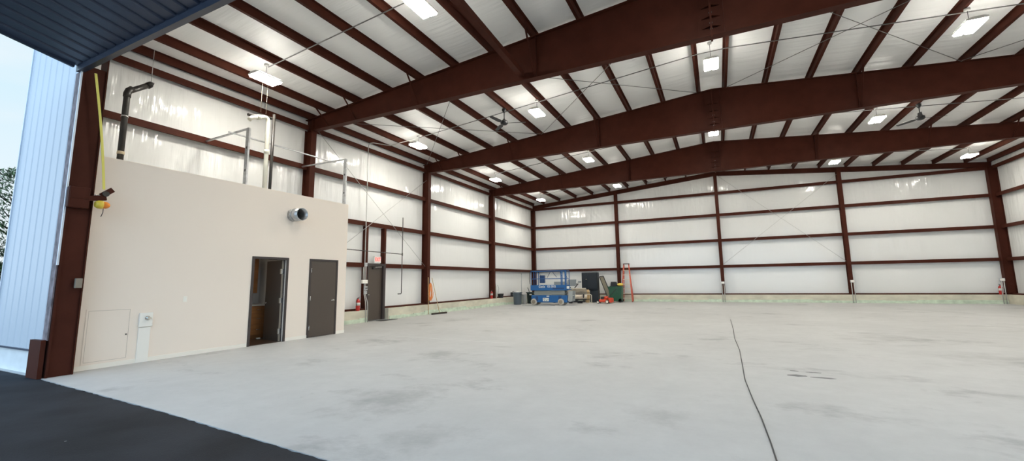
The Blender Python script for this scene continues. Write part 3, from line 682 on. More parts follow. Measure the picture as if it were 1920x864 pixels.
for j, y in enumerate(LY):
    pts = [(2.1, y + .05, T(2.1) - .08), (7.4, y + .05, T(7.4) - .08), (12.66, y + .05, T(12.66) - .08), (W - 12.66, y + .05, T(12.66) - .08), (18.8, y + .05, T(18.8) - .08), (24.1, y + .05, T(24.1) - .08)]
    tag(obj('conduit', MB().tube(pts, .014, 6), M['roofconduit']), 'thin conduit running under the purlins above the lights, ' + YN[j], 'conduit', 'ceiling conduits')
def fan(loc, a0, label):
    t = thing('ceiling_fan', label, 'ceiling fan', loc, a0, 'ceiling fans')
    obj('rod', MB().tube([(0, 0, .08), (0, 0, .52)], .016, 8), M['black'], t)
    obj('canopy', MB().lathe([(.035, .40), (.075, .47), (.08, .54)], (0, 0, 0), 14), M['black'], t)
    obj('motor', MB().lathe([(.03, .16), (.06, .10), (.13, .06), (.14, -.02), (.10, -.06), (.04, -.08)], (0, 0, 0), 18), M['black'], t)
    for k in range(3):
        c, s = math.cos(2 * PI * k / 3), math.sin(2 * PI * k / 3)
        m = MB(); o = [(.12, -.03), (.30, -.07), (.78, -.055), (.80, 0), (.78, .055), (.30, .07), (.12, .03)]
        P3 = [(p, q, -.012 + q * .28) for p, q in o]
        n = len(P3); vs = [(p, q, z) for p, q, z in P3] + [(p, q, z + .008) for p, q, z in P3]
        m.add([(p * c - q * s, p * s + q * c, z) for p, q, z in vs], [tuple(range(n - 1, -1, -1)), tuple(range(n, 2 * n))] + [(i, (i + 1) % n, n + (i + 1) % n, n + i) for i in range(n)])
        obj('blade', m, M['black'], t)
    return t
fn = fan((6.12, 9.6, 7.28), math.radians(20), 'black three-blade ceiling fan on the left slope near the second row of lights')
dup(fn, (20.05, 16.3, 7.28), 'black three-blade ceiling fan on the right slope between second and third roof beams', math.radians(10))

# ------------------------------------------------------------------ left wall services
cd = thing('wall_conduit', 'tall grey conduit rising beside the exit door and bending to the lights', 'conduit', (.32, 8.9, 0)); r = (-.32, -8.9, 0)
obj('pipe', MB().tube([(.32, 8.9, 0), (.32, 8.9, .5), (.33, 8.86, .8), (.2, 8.9, 1.1), (.19, 8.9, 7.1), (.20, 8.93, 7.24), (.3, 9.05, 7.28), (.6, 9.7, 7.30), (2.05, 9.7, T(2.05) - .10)], .017, 8).moved(r), M['galvpaint'], cd)
obj('second_pipe', MB().tube([(.32, 9.0, 0), (.32, 9.0, .46), (.32, 8.98, .75), (.2, 8.98, 1.05), (.19, 8.98, 2.2)], .017, 8).moved(r), M['galvpaint'], cd)
obj('short_pipe', MB().tube([(.19, 8.84, 1.6), (.19, 8.84, 2.15)], .014, 8).moved(r), M['galvpaint'], cd)
obj('junction_box', MB().bbox(.12, .2, 8.93, 9.05, 2.18, 2.32, .008).moved(r), M['galv'], cd)
ob = thing('electrical_box', 'cluster of grey outlet boxes on conduits beside the exit door', 'electrical box', (.15, 8.9, 1.2)); r = (-.15, -8.9, -1.2)
obj('cover', MB().bbox(.19, .27, 8.74, 9.02, 1.50, 1.64, .008).moved(r), M['white'], ob)
o_ = obj('outlet', MB().bbox(.21, .29, 8.86, 9.0, 1.24, 1.39, .008).moved(r), M['galv'], ob)
obj('socket', MB().box(.29, .293, 8.885, 8.92, 1.28, 1.35).box(.29, .293, 8.94, 8.975, 1.28, 1.35).moved(r), M['black'], o_)
obj('lower_box', MB().bbox(.21, .28, 8.89, 8.99, 1.09, 1.21, .008).moved(r), M['galv'], ob)
gx = .26
gl = thing('gas_line', 'thin black pipe on the left wall hooked at its foot beyond the exit door', 'pipe', (gx, 11.0, 1.03)); r = (-gx, -11.0, -1.03)
obj('riser', MB().tube([(gx, 10.78, 1.03), (gx, 10.97, 1.03), (gx, 11.0, 1.06), (gx, 11.01, 4.4)], .018, 8).moved(r), M['blackpipe'], gl)
obj('branch', MB().tube([(gx, 7.4, 2.80), (gx, 11.01, 2.76)], .016, 8).moved(r), M['blackpipe'], gl)
obj('tee', MB().tube([(gx, 11.01, 2.70), (gx, 11.01, 2.82)], .028, 8).moved(r), M['blackpipe'], gl)
es = thing('exit_sign', 'white exit sign with red letters above the exit door', 'exit sign', (.12, 9.62, 2.33))
obj('housing', MB().bbox(0.002, .06, -.19, .19, 0.0, .28, .012), M['exitwhite'], es)
def text(s, size, m, name, parent, loc, rot, ext=.002, sx=1):
    cu = bpy.data.curves.new(name, 'FONT'); cu.body = s; cu.size = size; cu.extrude = ext; cu.align_x = 'CENTER'; cu.align_y = 'CENTER'; cu.space_character = 1.05; cu.offset = size * .018
    tmp = bpy.data.objects.new('tmp_text', cu); C.objects.link(tmp); dg = bpy.context.evaluated_depsgraph_get()
    me = bpy.data.meshes.new_from_object(tmp.evaluated_get(dg)); bpy.data.objects.remove(tmp); bpy.data.curves.remove(cu)
    me.name = name; me.materials.clear(); me.materials.append(m); o = bpy.data.objects.new(name, me); C.objects.link(o)
    o.parent = parent; o.location = loc; o.rotation_euler = rot; o.scale = (sx, 1, 1); return o
text('EXIT', .21, M['exitred'], 'lettering', es, (.062, 0, .14), (PI / 2, 0, PI / 2), .002, .72)
tag(obj('door_mat', MB().bbox(.32, .62, 9.45, 10.4, .001, .014, .004), M['black']), 'black door mat in front of the exit door', 'door mat')

def extinguisher(loc, rotz, label, s=1.0):
    t = thing('fire_extinguisher', label, 'fire extinguisher', loc, rotz, 'fire extinguishers')
    obj('cylinder', MB().lathe([(.07, 0), (.078, .02), (.078, .36), (.06, .41), (.028, .44), (.025, .455)], (0, 0, 0), 18), M['red'], t)
    obj('label_band', MB().lathe([(.0795, .2), (.0795, .31)], (0, 0, 0), 18), M['paleplastic'], t, 'white label')
    obj('valve', MB().lathe([(.022, .45), (.022, .49)], (0, 0, 0), 10).bar((0, -.02, .495), (0, .1, .52), .022, .012).bar((0, -.02, .475), (0, .09, .47), .022, .01), M['black'], t)
    obj('hose', MB().tube([(0, -.02, .47), (0, -.08, .45), (.01, -.105, .36), (.02, -.095, .2)], .011, 6), M['black'], t)
    return t
ex = extinguisher((.19, 8.62, .462), 0, 'red fire extinguisher on the curb between office and exit door')
dup(ex, (.2, 19.25, .462), 'red fire extinguisher on the curb below the left wall column by the bins')
e3 = dup(ex, (W - .5, D - .2, .462), 'red fire extinguisher on the far curb by the right corner column')
ft = thing('flashlight', 'pale sprayer wand leaning on the column beside the red extinguisher', 'sprayer', (.2, 19.85, .462))
obj('body', MB().tube([(0, 0, 0), (0, .0, .7), (0, .02, .86)], [.05, .045, .06], 10), M['paleplastic'], ft); obj('hose', MB().tube([(0, .03, .85), (0, .2, .8), (.02, .3, .6), (.02, .2, .3)], .012, 6), M['glassy'], ft)
ft.name = 'pump_sprayer'
bk = thing('black_tub', 'black tub sitting on the left curb right of the sprayer', 'tub', (.2, 20.45, .462))
obj('tub', MB().lathe([(.15, 0), (.19, .22), (.2, .25), (.17, .25), (.14, .03)], (0, 0, 0), 18), M['black'], bk); obj('rim', MB().tube([(.2 * math.cos(t * PI / 9), .2 * math.sin(t * PI / 9), .25) for t in range(18)], .012, 6, True), M['black'], bk)
# broom, cord, pole at the column
br = thing('push_broom', 'push broom with dark brush leaning on the left wall column', 'broom', (.62, 13.25, 0))
obj('brush_head', MB().bar((-.02, -.5, .055), (.16, .42, .055), .075, .05), M['bark'], br)
obj('bristles', MB().bar((-.02, -.5, .018), (.16, .42, .018), .085, .034), M['black'], br)
obj('handle', MB().tube([(.07, -.03, .07), (-.235, -.24, 1.72)], .014, 8), M['woodpale'], br)
obj('brace', MB().tube([(.01, -.25, .08), (-.05, -.09, .45)], .007, 6).tube([(.12, .18, .08), (-.05, -.09, .45)], .007, 6), M['galvpaint'], br)
oc = MB(); pts = []
for k in range(7):
    a = k * 1.1; w_ = .10 + .03 * math.sin(k * 2.3); h_ = .78 + .08 * math.cos(k * 1.7)
    for q in range(14):
        t = 2 * PI * q / 14; pts.append((.285 + .004 * k + .012 * math.sin(t + k), 13.0 + w_ * math.sin(t) * (1.25 if math.cos(t) < 0 else .7) + .012 * k, 1.06 + h_ * .5 * math.cos(t)))
oc.tube(pts, .011, 6)
tag(obj('extension_cord', oc, M['orange']), 'orange extension cord hung in loops on the left wall column', 'cord')
tag(obj('wood_pole', MB().tube([(.34, 12.83, .01), (.30, 12.83, 1.75)], .014, 8), M['woodpale']), 'thin wooden pole standing with the orange cord', 'pole')
# floor wire
ctrl = [(13.15, 13.6), (13.15, 10.5), (13.12, 8.4), (13.155, 6.5), (13.126, 4.6), (13.11, 3.62), (13.142, 2.5), (13.173, 1.77), (13.187, 1.04), (13.188, .62), (13.21, -.4), (13.24, -1.0)]
tag(obj('floor_cable', MB().tube([(p[0], p[1], .008) for p in ctrl], .0065, 6), M['black']), 'thin black cable running across the concrete floor', 'cable')
S(obj('trim_7', MB().bar((2.3, 6.06, .0004), (8.1, 5.82, .0004), .03, .0012), M['jointline']), 'faint pale line on the floor leading away from the office corner', 'floor line')
# tyre scuffs
for i, (x, y, dx, dy) in enumerate([(13.85, 4.25, .15, .06), (14.17, 4.20, .16, .045), (13.86, 4.62, .06, .022), (14.12, 4.58, .10, .025)]):
    m = MB(); n = 12
    poly = [(x + dx * math.cos(2 * PI * k / n) * (1 + .2 * random.uniform(-1, 1)), y + dy * math.sin(2 * PI * k / n) * (1 + .4 * random.uniform(-1, 1))) for k in range(n)]
    m.prism(poly, 0, .0015, 'z')
    tag(obj('scuff_mark', m, M['mark']), 'dark scuff on the floor right of the black cable, %s of four' % ['front left', 'front right', 'rear left', 'rear right'][i], 'floor mark', 'dark floor scuffs')

# ------------------------------------------------------------------ scissor lift
sl = thing('scissor_lift', 'blue scissor lift parked by the far left corner', 'scissor lift', (2.05, 20.98, 0))
LW, LD = 2.44, .80
ch = obj('chassis', MB().bbox(.02, LW - .06, .06, LD - .06, .16, .60, .03).box(.3, LW - .35, .03, .1, .2, .58), M['blue'], sl)
for x in (.34, 1.86): obj('recess', MB().box(x, x + .16, .022, .03, .24, .54), M['darkblue'], ch)
pl = obj('decal', MB().box(.82, 1.22, .024, .03, .24, .45), M['paleplastic'], ch, 'white decal')
obj('decal_marks', MB().box(.87, .98, .021, .0245, .36, .41).box(.9, .95, .021, .0245, .25, .30).box(1.05, 1.10, .021, .0245, .25, .32).box(1.12, 1.19, .021, .0245, .33, .35), M['glassy'], pl)
obj('decal', MB().box(1.07, 1.25, .024, .03, .51, .58), M['paleplastic'], ch, 'white decal'); obj('decal', MB().box(1.95, 2.02, .052, .0595, .42, .49), M['paleplastic'], ch, 'white decal')
for x in (.2, 2.0):
    for y in (.05, LD - .05):
        w = obj('wheel', MB().lathe([(.13, -.06), (.19, -.055), (.2, -.03), (.2, .03), (.19, .055), (.13, .06)], (x, y - .0, .2), 22, 'y'), M['tyre'], sl)
        obj('hub', MB().lathe([(.12, -.065), (.12, .065)], (x, y, .2), 18, 'y').lathe([(.04, -.08), (.04, .08)], (x, y, .2), 10, 'y'), M['hub'], w)
sc = MB()
for y in (.16, LD - .16):
    for k in range(3):
        z0, z1 = .62 + .085 * k, .62 + .085 * (k + 1); sc.bar((.2, y, z0 + .02), (2.2, y, z1 - .01), .04, .075).bar((.2, y + .05, z1 - .01), (2.2, y + .05, z0 + .02), .04, .075)
for x in (.2, 1.2, 2.2): sc.tube([(x, .12, .72), (x, LD - .12, .72)], .03, 8)
obj('scissor_arms', sc, M['scissor'], sl, 'grey folded scissor arms')
dk = obj('platform', MB().bbox(.0, LW - .08, .0, LD, .90, 1.23, .012).box(LW - .08, LW + .05, .1, LD - .1, .92, .97), M['blue'], sl)
obj('step_shadow', MB().box(1.5, 2.26, -.006, .0, .97, 1.06), M['darkblue'], dk)
text('Genie', .19, M['white'], 'lettering', dk, (.78, -.003, 1.13), (PI / 2, 0, 0), .003, .9)
text('GS-2032', .165, M['white'], 'lettering', dk, (1.42, -.003, 1.135), (PI / 2, 0, 0), .003, .95)
g = MB(); zt = 2.10
for y in (.02, LD - .02):
    g.tube([(.02, y, zt - .03), (.05, y, zt), (LW - .15, y, zt), (LW - .1, y, zt - .04)], .022, 8); g.tube([(.02, y, 1.62), (LW - .1, y, 1.62)], .02, 8)
    for x in (.05, .24, LW - .3, LW - .11): g.tube([(x, y, 1.2), (x, y, zt)], .022, 8)
for x in (.03, LW - .11):
    g.tube([(x, .02, zt), (x, LD - .02, zt)], .022, 8); g.tube([(x, .02, 1.62), (x, LD - .02, 1.62)], .02, 8)
g.box(LW - .4, LW - .34, -.01, .03, 1.2, 2.08).box(LW - .14, LW - .07, -.01, .03, 1.2, 2.08)
obj('guard_rail', g, M['blue'], sl)
obj('rail_strut', MB().tube([(1.1, LD - .02, zt), (.85, LD - .02, 1.7)], .015, 6).tube([(1.45, .02, zt), (1.62, .4, 1.72)], .015, 6).tube([(1.7, LD - .02, zt), (1.9, LD - .02, 1.68)], .015, 6).tube([(2.0, LD - .02, zt), (2.2, LD - .02, 1.66)], .015, 6), M['darkblue'], sl)
cbx = obj('control_box', MB().bbox(.55, .86, .2, .42, 1.36, 1.84, .02), M['darkblue'], sl); obj('cable', MB().tube([(.6, .25, 1.84), (.5, .2, 2.05), (.42, .1, 2.12), (.1, .0, 2.14), (-.04, -.01, 2.0), (-.07, -.01, 1.6), (-.04, 0, 1.3)], .014, 6), M['black'], cbx)
obj('ladder_bracket', MB().prism([(LW - .02, .28), (LW + .1, .2), (LW + .26, .24), (LW + .3, .82), (LW + .05, .86)], .1, .14, 'y').prism([(LW - .02, .28), (LW + .1, .2), (LW + .26, .24), (LW + .3, .82), (LW + .05, .86)], LD - .14, LD - .1, 'y').box(LW + .18, LW + .24, .14, LD - .14, .3, .36).box(LW + .2, LW + .26, .14, LD - .14, .55, .6), M['bracket'], sl, 'grey entry ladder bracket')
obj('placard', MB().box(LW - .02, LW + .14, -.01, -.004, 1.0, 1.16), M['paleplastic'], sl, 'white placard')
tag(obj('floor_cable', MB().tube([(1.6, 20.6, .01), (1.9, 20.0, .01), (2.6, 19.8, .01), (3.3, 20.1, .01), (3.9, 20.35, .01)], .012, 6), M['glassy']), 'thin grey cord on the floor in front of the blue lift', 'cord')
# ------------------------------------------------------------------ bins by the corner
gc = thing('trash_can', 'round grey trash can left of the blue lift', 'trash can', (.96, 21.35, 0))
obj('can', MB().lathe([(.235, 0), (.25, .02), (.285, .72), (.31, .73), (.315, .79), (.28, .79), (.26, .72), (.225, .04)], (0, 0, 0), 24), M['greycan'], gc)
for s in (-1, 1): obj('handle', MB().tube([(s * .27, -.08, .62), (s * .35, -.06, .62), (s * .35, .06, .62), (s * .27, .08, .62)], .018, 6), M['greycan'], gc)
tag(obj('crumpled_bag', MB().sphere((1.0, 21.3, .80), .16, 10, 7, (1, .8, .45)), M['paleplastic']), 'crumpled white bag lying in the round grey trash can', 'bag')
wp = thing('long_rod', 'thin upright rod standing behind the grey trash can', 'rod', (.75, 22.4, 0)); obj('shaft', MB().tube([(0, 0, 0), (.02, 0, 1.95)], .012, 6), M['glassy'], wp); obj('tip', MB().tube([(.02, 0, 1.95), (.022, 0, 2.0)], .016, 6), M['black'], wp)
tag(obj('pale_bucket', MB().lathe([(.14, 0), (.17, .6), (.175, .62), (.15, .62), (.12, .03)], (1.22, 21.85, 0), 18), M['galvpaint']), 'pale grey bucket between the two trash cans', 'bucket')
bc2 = thing('trash_can', 'black trash can half hidden behind the blue lift', 'trash can', (1.36, 22.75, 0))
obj('can', MB().lathe([(.29, 0), (.31, .02), (.34, .68), (.40, .69), (.40, .76), (.34, .76), (.32, .68), (.28, .04)], (0, 0, 0), 24), M['darkcan'], bc2)
obj('handle', MB().tube([(-.18, 0, .76), (-.22, 0, .9), (-.30, 0, 1.05)], .02, 6), M['black'], bc2); obj('sticker', MB().box(-.02, .14, -.345, -.335, .56, .64), M['paleplastic'], bc2)
bx = thing('black_case', 'black case on the left curb behind the grey trash can', 'case', (.2, 22.2, .462))
obj('case', MB().bbox(-.1, .08, -.16, .3, 0, .3, .02), M['black'], bx); obj('handle', MB().tube([(0, -.05, .3), (0, -.03, .35), (0, .15, .35), (0, .17, .3)], .012, 6), M['black'], bx)
# ------------------------------------------------------------------ quad bike and plow behind the lift
qb = thing('quad_bike', 'dark quad bike with a grey box parked behind the blue lift', 'quad bike', (3.2, 24.1, 0))
obj('body', MB().bbox(-.6, .65, -.32, .32, .45, .82, .06).bbox(-.2, .55, -.18, .18, .8, .98, .05), M['cabblack'], qb)
for x in (-.55, .6):
    for y in (-.42, .42):
        w = obj('wheel', MB().lathe([(.12, -.1), (.27, -.1), (.3, -.05), (.3, .05), (.27, .1), (.12, .1)], (x, y, .3), 20, 'y'), M['black'], qb); obj('hub', MB().lathe([(.12, -.105), (.12, .105)], (x, y, .3), 12, 'y'), M['galv'], w)
hb = obj('handlebar', MB().tube([(.75, -.3, 1.22), (.95, -.3, 1.26), (.98, 0, 1.22), (.95, .3, 1.26), (.75, .3, 1.22)], .016, 6).tube([(.6, 0, .8), (.98, 0, 1.22)], .03, 8), M['black'], qb)
obj('mirror', MB().bbox(1.12, 1.34, -.33, -.29, 1.34, 1.44, .01).tube([(.95, -.3, 1.26), (1.2, -.31, 1.38)], .01, 6), M['glassy'], hb)
obj('cargo_box', MB().bbox(-.62, .0, -.3, .3, 1.0, 1.42, .02), M['glassy'], qb, 'grey cargo box'); obj('rack', MB().box(-.7, .1, -.3, .3, .83, .87).box(-.65, -.6, -.25, .25, .86, 1.0).box(0, .05, -.25, .25, .86, 1.0), M['black'], qb)
obj('windscreen', MB().prism([(.28, 1.12), (.95, 1.12), (1.0, 1.55), (.4, 1.55)], -.34, -.32, 'y'), M['glassy'], qb, 'grey screen panel')
obj('seat', MB().bbox(-.1, .45, -.15, .15, .96, 1.06, .03), M['black'], qb)
sp = thing('snow_plow', 'bare metal snow plow blade with a cream top edge', 'snow plow', (4.4, 23.25, 0)); n = 9
prof = [(.20 * math.cos(t) - .2, .30 + .68 * k / (n - 1)) for k, t in enumerate([-1.1 + 2.2 * k / (n - 1) for k in range(n)])]
prof = [(-.16 * math.sin(PI * k / (n - 1)) , .28 + .66 * k / (n - 1)) for k in range(n)]
poly = [(-p[0], p[1]) for p in prof] + [(-p[0] + .015, p[1]) for p in reversed(prof)]
obj('blade', MB().prism(poly, -.75, .62, 'x'), M['plow'], sp)
obj('top_lip', MB().bbox(-.78, .58, -.05, .1, .94, .99, .008), M['plowwhite'], sp)
obj('cutting_edge', MB().box(-.75, .62, -.01, .03, .22, .30), M['blackpipe'], sp)
obj('push_frame', MB().bar((-.6, .1, .12), (.5, .1, .12), .08, .1).bar((-.5, .08, .12), (-.5, .08, .6), .06).bar((.4, .08, .12), (.4, .08, .6), .06).box(.0, .3, .0, .2, .0, .12).box(-.6, -.4, .0, .2, 0, .12), M['black'], sp)
wf = thing('pipe_stand', 'cream bent pipe stand between the plow and black cabinet', 'pipe stand', (5.07, 23.75, 0))
obj('stand', MB().tube([(-.14, 0, .55), (.09, 0, .55), (.14, 0, .5), (.14, 0, .02)], .03, 8), M['plowwhite'], wf); obj('foot', MB().box(.08, .2, -.12, .12, 0, .025), M['plowwhite'], wf)
bcab = thing('storage_cabinet', 'tall black cabinet against the far wall', 'cabinet', (4.90, 24.75, 0))
obj('body', MB().bbox(-.55, .55, -.25, .25, .8, 2.02, .03).bbox(.0, .56, -.22, .25, .02, .8, .02), M['cabblack'], bcab)
obj('door', MB().bbox(-.13, .52, -.275, -.25, .9, 1.98, .02), M['cabblack'], bcab); obj('knob', MB().lathe([(.035, -.03), (.035, 0)], (-.22, -.255, 1.55), 12, 'y'), M['hub'], bcab)
obj('leg', MB().box(-.5, -.44, -.22, .2, 0, .8), M['cabblack'], bcab)
wk = thing('wood_barrel', 'tan wooden keg under the black cabinet', 'keg', (4.78, 24.3, 0))
obj('staves', MB().lathe([(.12, 0), (.16, .25), (.17, .45), (.16, .65), (.12, .86)], (0, 0, 0), 16), M['woodpale'], wk)
obj('hoop', MB().lathe([(.165, .2), (.167, .24)], (0, 0, 0), 16), M['bark'], wk); obj('hoop', MB().lathe([(.167, .64), (.165, .68)], (0, 0, 0), 16), M['bark'], wk)
sf = thing('screen_panel', 'black framed mesh panel leaning right of the black cabinet', 'screen', (5.62, 25.5, 0))
def lean(mb): return mb.rotated(Matrix.Rotation(math.radians(17), 4, 'Y') ) if 0 else mb
A = [(-.28, 1.72), (.0, 1.76), (.62, .06), (.34, .02)]
obj('mesh', MB().prism([(-.25, 1.70), (-.02, 1.73), (.58, .08), (.36, .05)], 0, .012, 'y'), M['mesh'], sf)
fr = MB()
for i in range(4):
    p, q_ = A[i], A[(i + 1) % 4]; fr.bar((p[0], .006, p[1]), (q_[0], .006, q_[1]), .045, .045, (0, 1, 0))
obj('rim', fr, M['black'], sf)
mw = thing('lawn_mower', 'red orange push lawn mower in front of the green bin', 'lawn mower', (6.2, 23.45, 0))
obj('deck', MB().bbox(-.38, .16, -.24, .24, .08, .26, .05), M['mowred'], mw)
obj('engine', MB().lathe([(.15, .26), (.15, .40), (.10, .46), (.04, .47)], (.06, 0, 0), 16).box(-.1, .1, -.12, .12, .26, .33), M['mowred'], mw)
obj('muffler', MB().bbox(-.26, -.06, -.14, .14, .26, .42, .02), M['black'], mw)
obj('grass_bag', MB().bbox(.22, .50, -.2, .2, .06, .36, .05), M['mowred'], mw)
for x, rr in ((-.42, .09), (.17, .115)):
    for y in (-.27, .27):
        w = obj('wheel', MB().lathe([(.05, -.025), (rr, -.022), (rr, .022), (.05, .025)], (x, y, rr), 18, 'y'), M['black'], mw); obj('hub', MB().lathe([(rr * .68, -.03), (rr * .68, .03)], (x, y, rr), 14, 'y'), M['plowwhite'], w)
obj('handle', MB().tube([(.1, -.2, .26), (.75, -.2, .95), (.75, .2, .95), (.1, .2, .26)], .012, 6), M['black'], mw)
gb = thing('wheeled_bin', 'green wheeled bin beside the orange ladder', 'wheeled bin', (6.6, 24.9, 0))
obj('tub', MB().prism([(-.36, .12), (.36, .06), (.43, 1.0), (-.46, 1.0)], -.3, .3, 'y').box(-.49, .46, -.33, .33, .98, 1.05), M['green'], gb)
obj('panel', MB().bar((-.3, -.31, .35), (.15, -.31, .72), .06, .02, (0, 1, 0)), M['green'], gb)
obj('lid', MB().prism([(-.40, 1.05), (.10, 1.05), (.02, 1.36), (-.36, 1.36)], .1, .14, 'y').box(-.38, .06, -.1, .14, 1.05, 1.09), M['black'], gb, 'black lid')
for y in (-.27, .27): obj('wheel', MB().lathe([(.12, -.03), (.12, .03)], (.3, y, .12), 16, 'y'), M['black'], gb)
tag(obj('yellow_bundle', MB().sphere((6.9, 24.85, 1.168), .19, 12, 8, (1.1, .8, .55)), M['yellowbag']), 'yellow foam bundle lying on top of the green bin', 'bundle')
ld = thing('step_ladder', 'tall orange fibreglass step ladder standing at the far wall', 'ladder', (7.2, 25.45, 0))
zt = 2.54
for s in (-1, 1):
    obj('front_rail', MB().bar((s * .36, -.1, 0.02), (s * .17, .2, zt), .065, .085, (0, 1, 0)), M['fibre'], ld)
    obj('rear_rail', MB().bar((s * .33, .52, 0.02), (s * .16, .28, zt - .05), .05, .06, (0, 1, 0)), M['fibre'], ld)
    obj('foot', MB().box(s * .36 - .035, s * .36 + .035, -.15, -.05, 0, .03), M['black'], ld)
for k in range(7):
    z = .28 + .31 * k; t = z / zt; w_ = .36 - .19 * t
    obj('step', MB().box(-w_, w_, -.1 + .3 * t - .045, -.1 + .3 * t + .045, z - .045, z), M['plowwhite'], ld, 'aluminium step')
obj('top_cap', MB().bbox(-.21, .21, .12, .34, zt, zt + .05, .01).box(-.2, -.17, .14, .32, zt - .1, zt).box(.17, .2, .14, .32, zt - .1, zt), M['fibre'], ld) .data.materials.__setitem__(0, M['black'])
obj('brace', MB().bar((-.34, -.09, .06), (-.2, -.06, .27), .03, .012).bar((.34, -.09, .06), (.2, -.06, .27), .03, .012), M['galv'], ld)
# back-wall conduits with boxes
def backbox(x, label):
    t = thing('power_outlet', label, 'power outlet', (x, D - .31, 0), 0, 'outlets on the far wall posts')
    for s in (-.06, .06): obj('conduit', MB().tube([(s, -.02, 0), (s, -.02, 1.14)], .02, 8), M['galvpaint'], t)
    b = obj('box', MB().bbox(-.1, .1, -.055, .015, 1.14, 1.28, .008), M['galv'], t); obj('cover', MB().box(-.085, .085, -.06, -.055, 1.155, 1.265), M['white'], b)
    return t
b0 = backbox(W / 2 - .01, 'grey outlet on two conduits at the foot of the middle far wall post')
dup(b0, (W * .75 + .03, D - .31, 0), 'grey outlet on two conduits at the post right of the middle')
dup(b0, (W - .46, D - .335, 0), 'grey outlet on two conduits by the far right corner column')

# ------------------------------------------------------------------ outside: tree and shrubs
def tree(x, y, h, R, label, dens, low=.3):
    t = thing('tree', label, 'tree', (x, y, -.03))
    obj('trunk', MB().tube([(0, 0, 0), (.05, .03, h * .35), (.0, .05, h * .8)], [.16, .12, .04], 8), M['bark'], t)
    br_ = MB()
    for k in range(14):
        a = random.uniform(0, 2 * PI); z = h * random.uniform(.5, .8); rr = R * random.uniform(.5, .9)
        br_.tube([(0, .03, z), (rr * math.cos(a) * .5, rr * math.sin(a) * .5, z + .3), (rr * math.cos(a), rr * math.sin(a), z + .7)], [.04, .025, .01], 5)
    obj('branches', br_, M['bark'], t)
    m = MB()
    for k in range(dens):
        a = random.uniform(0, 2 * PI); u = random.uniform(-1, 1); rr = R * random.uniform(.25, 1) ** .6
        p = Vector((rr * math.cos(a) * math.sqrt(1 - u * u), rr * math.sin(a) * math.sqrt(1 - u * u), h * (low + (1 - low) * .5 * (1 + u * .98))))
        s = random.uniform(.07, .14); e = Matrix.Rotation(random.uniform(0, PI), 3, 'X') @ Matrix.Rotation(random.uniform(0, PI), 3, 'Z')
        q = [p + e @ Vector(v) for v in ((-s, 0, 0), (0, -s * .5, .01), (s, 0, 0), (0, s * .5, .01))]
        m.add(q, [(0, 1, 2, 3)])
    obj('foliage', m, M['leaf'], t)
    return t
tree(-9.8, 2.3, 5.9, 1.7, 'leafy green tree outside left of the white wall', 3800, .44)
tree(-8.4, 1.3, 2.5, 1.0, 'dense dark shrub under the tree outside', 5000, .05)
tree(-13.5, 5.6, 5.2, 2.2, 'farther pale green tree outside behind the leafy one', 5000)

# ------------------------------------------------------------------ sky
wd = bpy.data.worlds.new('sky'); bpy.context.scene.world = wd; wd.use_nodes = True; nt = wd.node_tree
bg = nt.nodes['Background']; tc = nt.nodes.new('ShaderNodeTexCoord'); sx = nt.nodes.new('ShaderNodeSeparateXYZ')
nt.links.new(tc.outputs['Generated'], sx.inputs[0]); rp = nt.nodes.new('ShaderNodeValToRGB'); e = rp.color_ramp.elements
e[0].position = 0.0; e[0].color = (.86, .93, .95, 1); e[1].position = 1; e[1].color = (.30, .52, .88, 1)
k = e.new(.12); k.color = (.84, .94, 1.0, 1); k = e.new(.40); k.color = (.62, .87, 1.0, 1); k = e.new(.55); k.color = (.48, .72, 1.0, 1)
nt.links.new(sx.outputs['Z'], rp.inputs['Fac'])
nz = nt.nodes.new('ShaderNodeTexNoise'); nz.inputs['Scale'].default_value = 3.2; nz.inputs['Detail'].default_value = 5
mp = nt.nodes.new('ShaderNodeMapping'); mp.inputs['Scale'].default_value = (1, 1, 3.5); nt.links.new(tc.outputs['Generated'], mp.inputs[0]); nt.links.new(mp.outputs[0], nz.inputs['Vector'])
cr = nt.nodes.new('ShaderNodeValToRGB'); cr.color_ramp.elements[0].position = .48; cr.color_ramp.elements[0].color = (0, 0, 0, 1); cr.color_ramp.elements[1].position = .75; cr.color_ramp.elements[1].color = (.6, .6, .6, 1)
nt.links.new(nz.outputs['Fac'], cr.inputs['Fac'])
mx = nt.nodes.new('ShaderNodeMix'); mx.data_type = 'RGBA'; nt.links.new(cr.outputs['Color'], mx.inputs[0]); nt.links.new(rp.outputs['Color'], mx.inputs[6]); mx.inputs[7].default_value = (.90, .95, .98, 1)
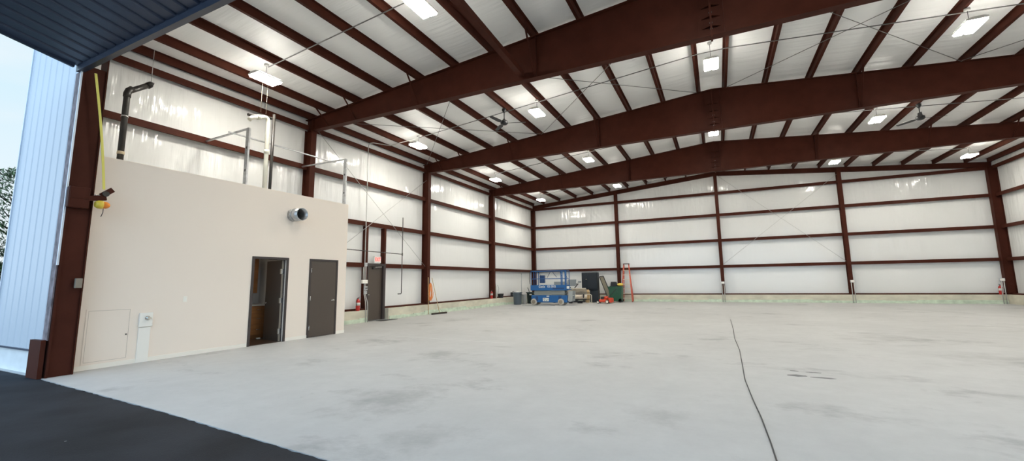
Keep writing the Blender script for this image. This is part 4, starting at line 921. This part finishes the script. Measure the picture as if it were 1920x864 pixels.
ny = nt.nodes.new('ShaderNodeMapRange'); ny.interpolation_type = 'SMOOTHSTEP'; ny.inputs[1].default_value = .1; ny.inputs[2].default_value = -.8; ny.inputs[3].default_value = 1.0; ny.inputs[4].default_value = 2.9
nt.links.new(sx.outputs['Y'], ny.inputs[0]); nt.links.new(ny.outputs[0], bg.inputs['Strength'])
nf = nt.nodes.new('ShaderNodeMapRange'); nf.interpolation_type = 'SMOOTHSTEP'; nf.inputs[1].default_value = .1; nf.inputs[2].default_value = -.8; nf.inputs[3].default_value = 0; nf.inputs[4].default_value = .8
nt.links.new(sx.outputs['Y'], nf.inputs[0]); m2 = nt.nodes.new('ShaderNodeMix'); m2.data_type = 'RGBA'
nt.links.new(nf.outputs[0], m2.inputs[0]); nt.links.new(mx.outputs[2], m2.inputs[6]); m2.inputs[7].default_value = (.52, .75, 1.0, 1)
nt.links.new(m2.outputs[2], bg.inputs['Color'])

# ------------------------------------------------------------------ camera
cam = bpy.data.cameras.new('camera'); co = bpy.data.objects.new('camera', cam); C.objects.link(co)
yaw, pitch, roll = .4393, .1297, -.0153
c_, s_ = math.cos(yaw), math.sin(yaw)
fw_ = Vector((-s_ * math.cos(pitch), c_ * math.cos(pitch), math.sin(pitch))); r0 = Vector((c_, s_, 0)); u0 = r0.cross(fw_)
rt = r0 * math.cos(roll) + u0 * math.sin(roll); up = -r0 * math.sin(roll) + u0 * math.cos(roll)
mw_ = Matrix((rt, up, -fw_)).transposed().to_4x4(); mw_.translation = (12.8582, -3.6082, 1.503); co.matrix_world = mw_
cam.sensor_width = 36; cam.sensor_fit = 'HORIZONTAL'; cam.lens = 786.538 / 1920 * 36
cam.shift_x = (960 - 972.80) / 1920; cam.shift_y = (424.22 - 432) / 1920
cam.clip_start = .05; cam.clip_end = 400
sc_ = bpy.context.scene; sc_.camera = co
vs_ = sc_.view_settings; vs_.view_transform = 'Standard'; vs_.look = 'None'; vs_.gamma = 1; vs_.use_curve_mapping = False; vs_.exposure = 0.0
sc_.cycles.use_denoising = True; sc_.cycles.max_bounces = 8; sc_.cycles.diffuse_bounces = 6
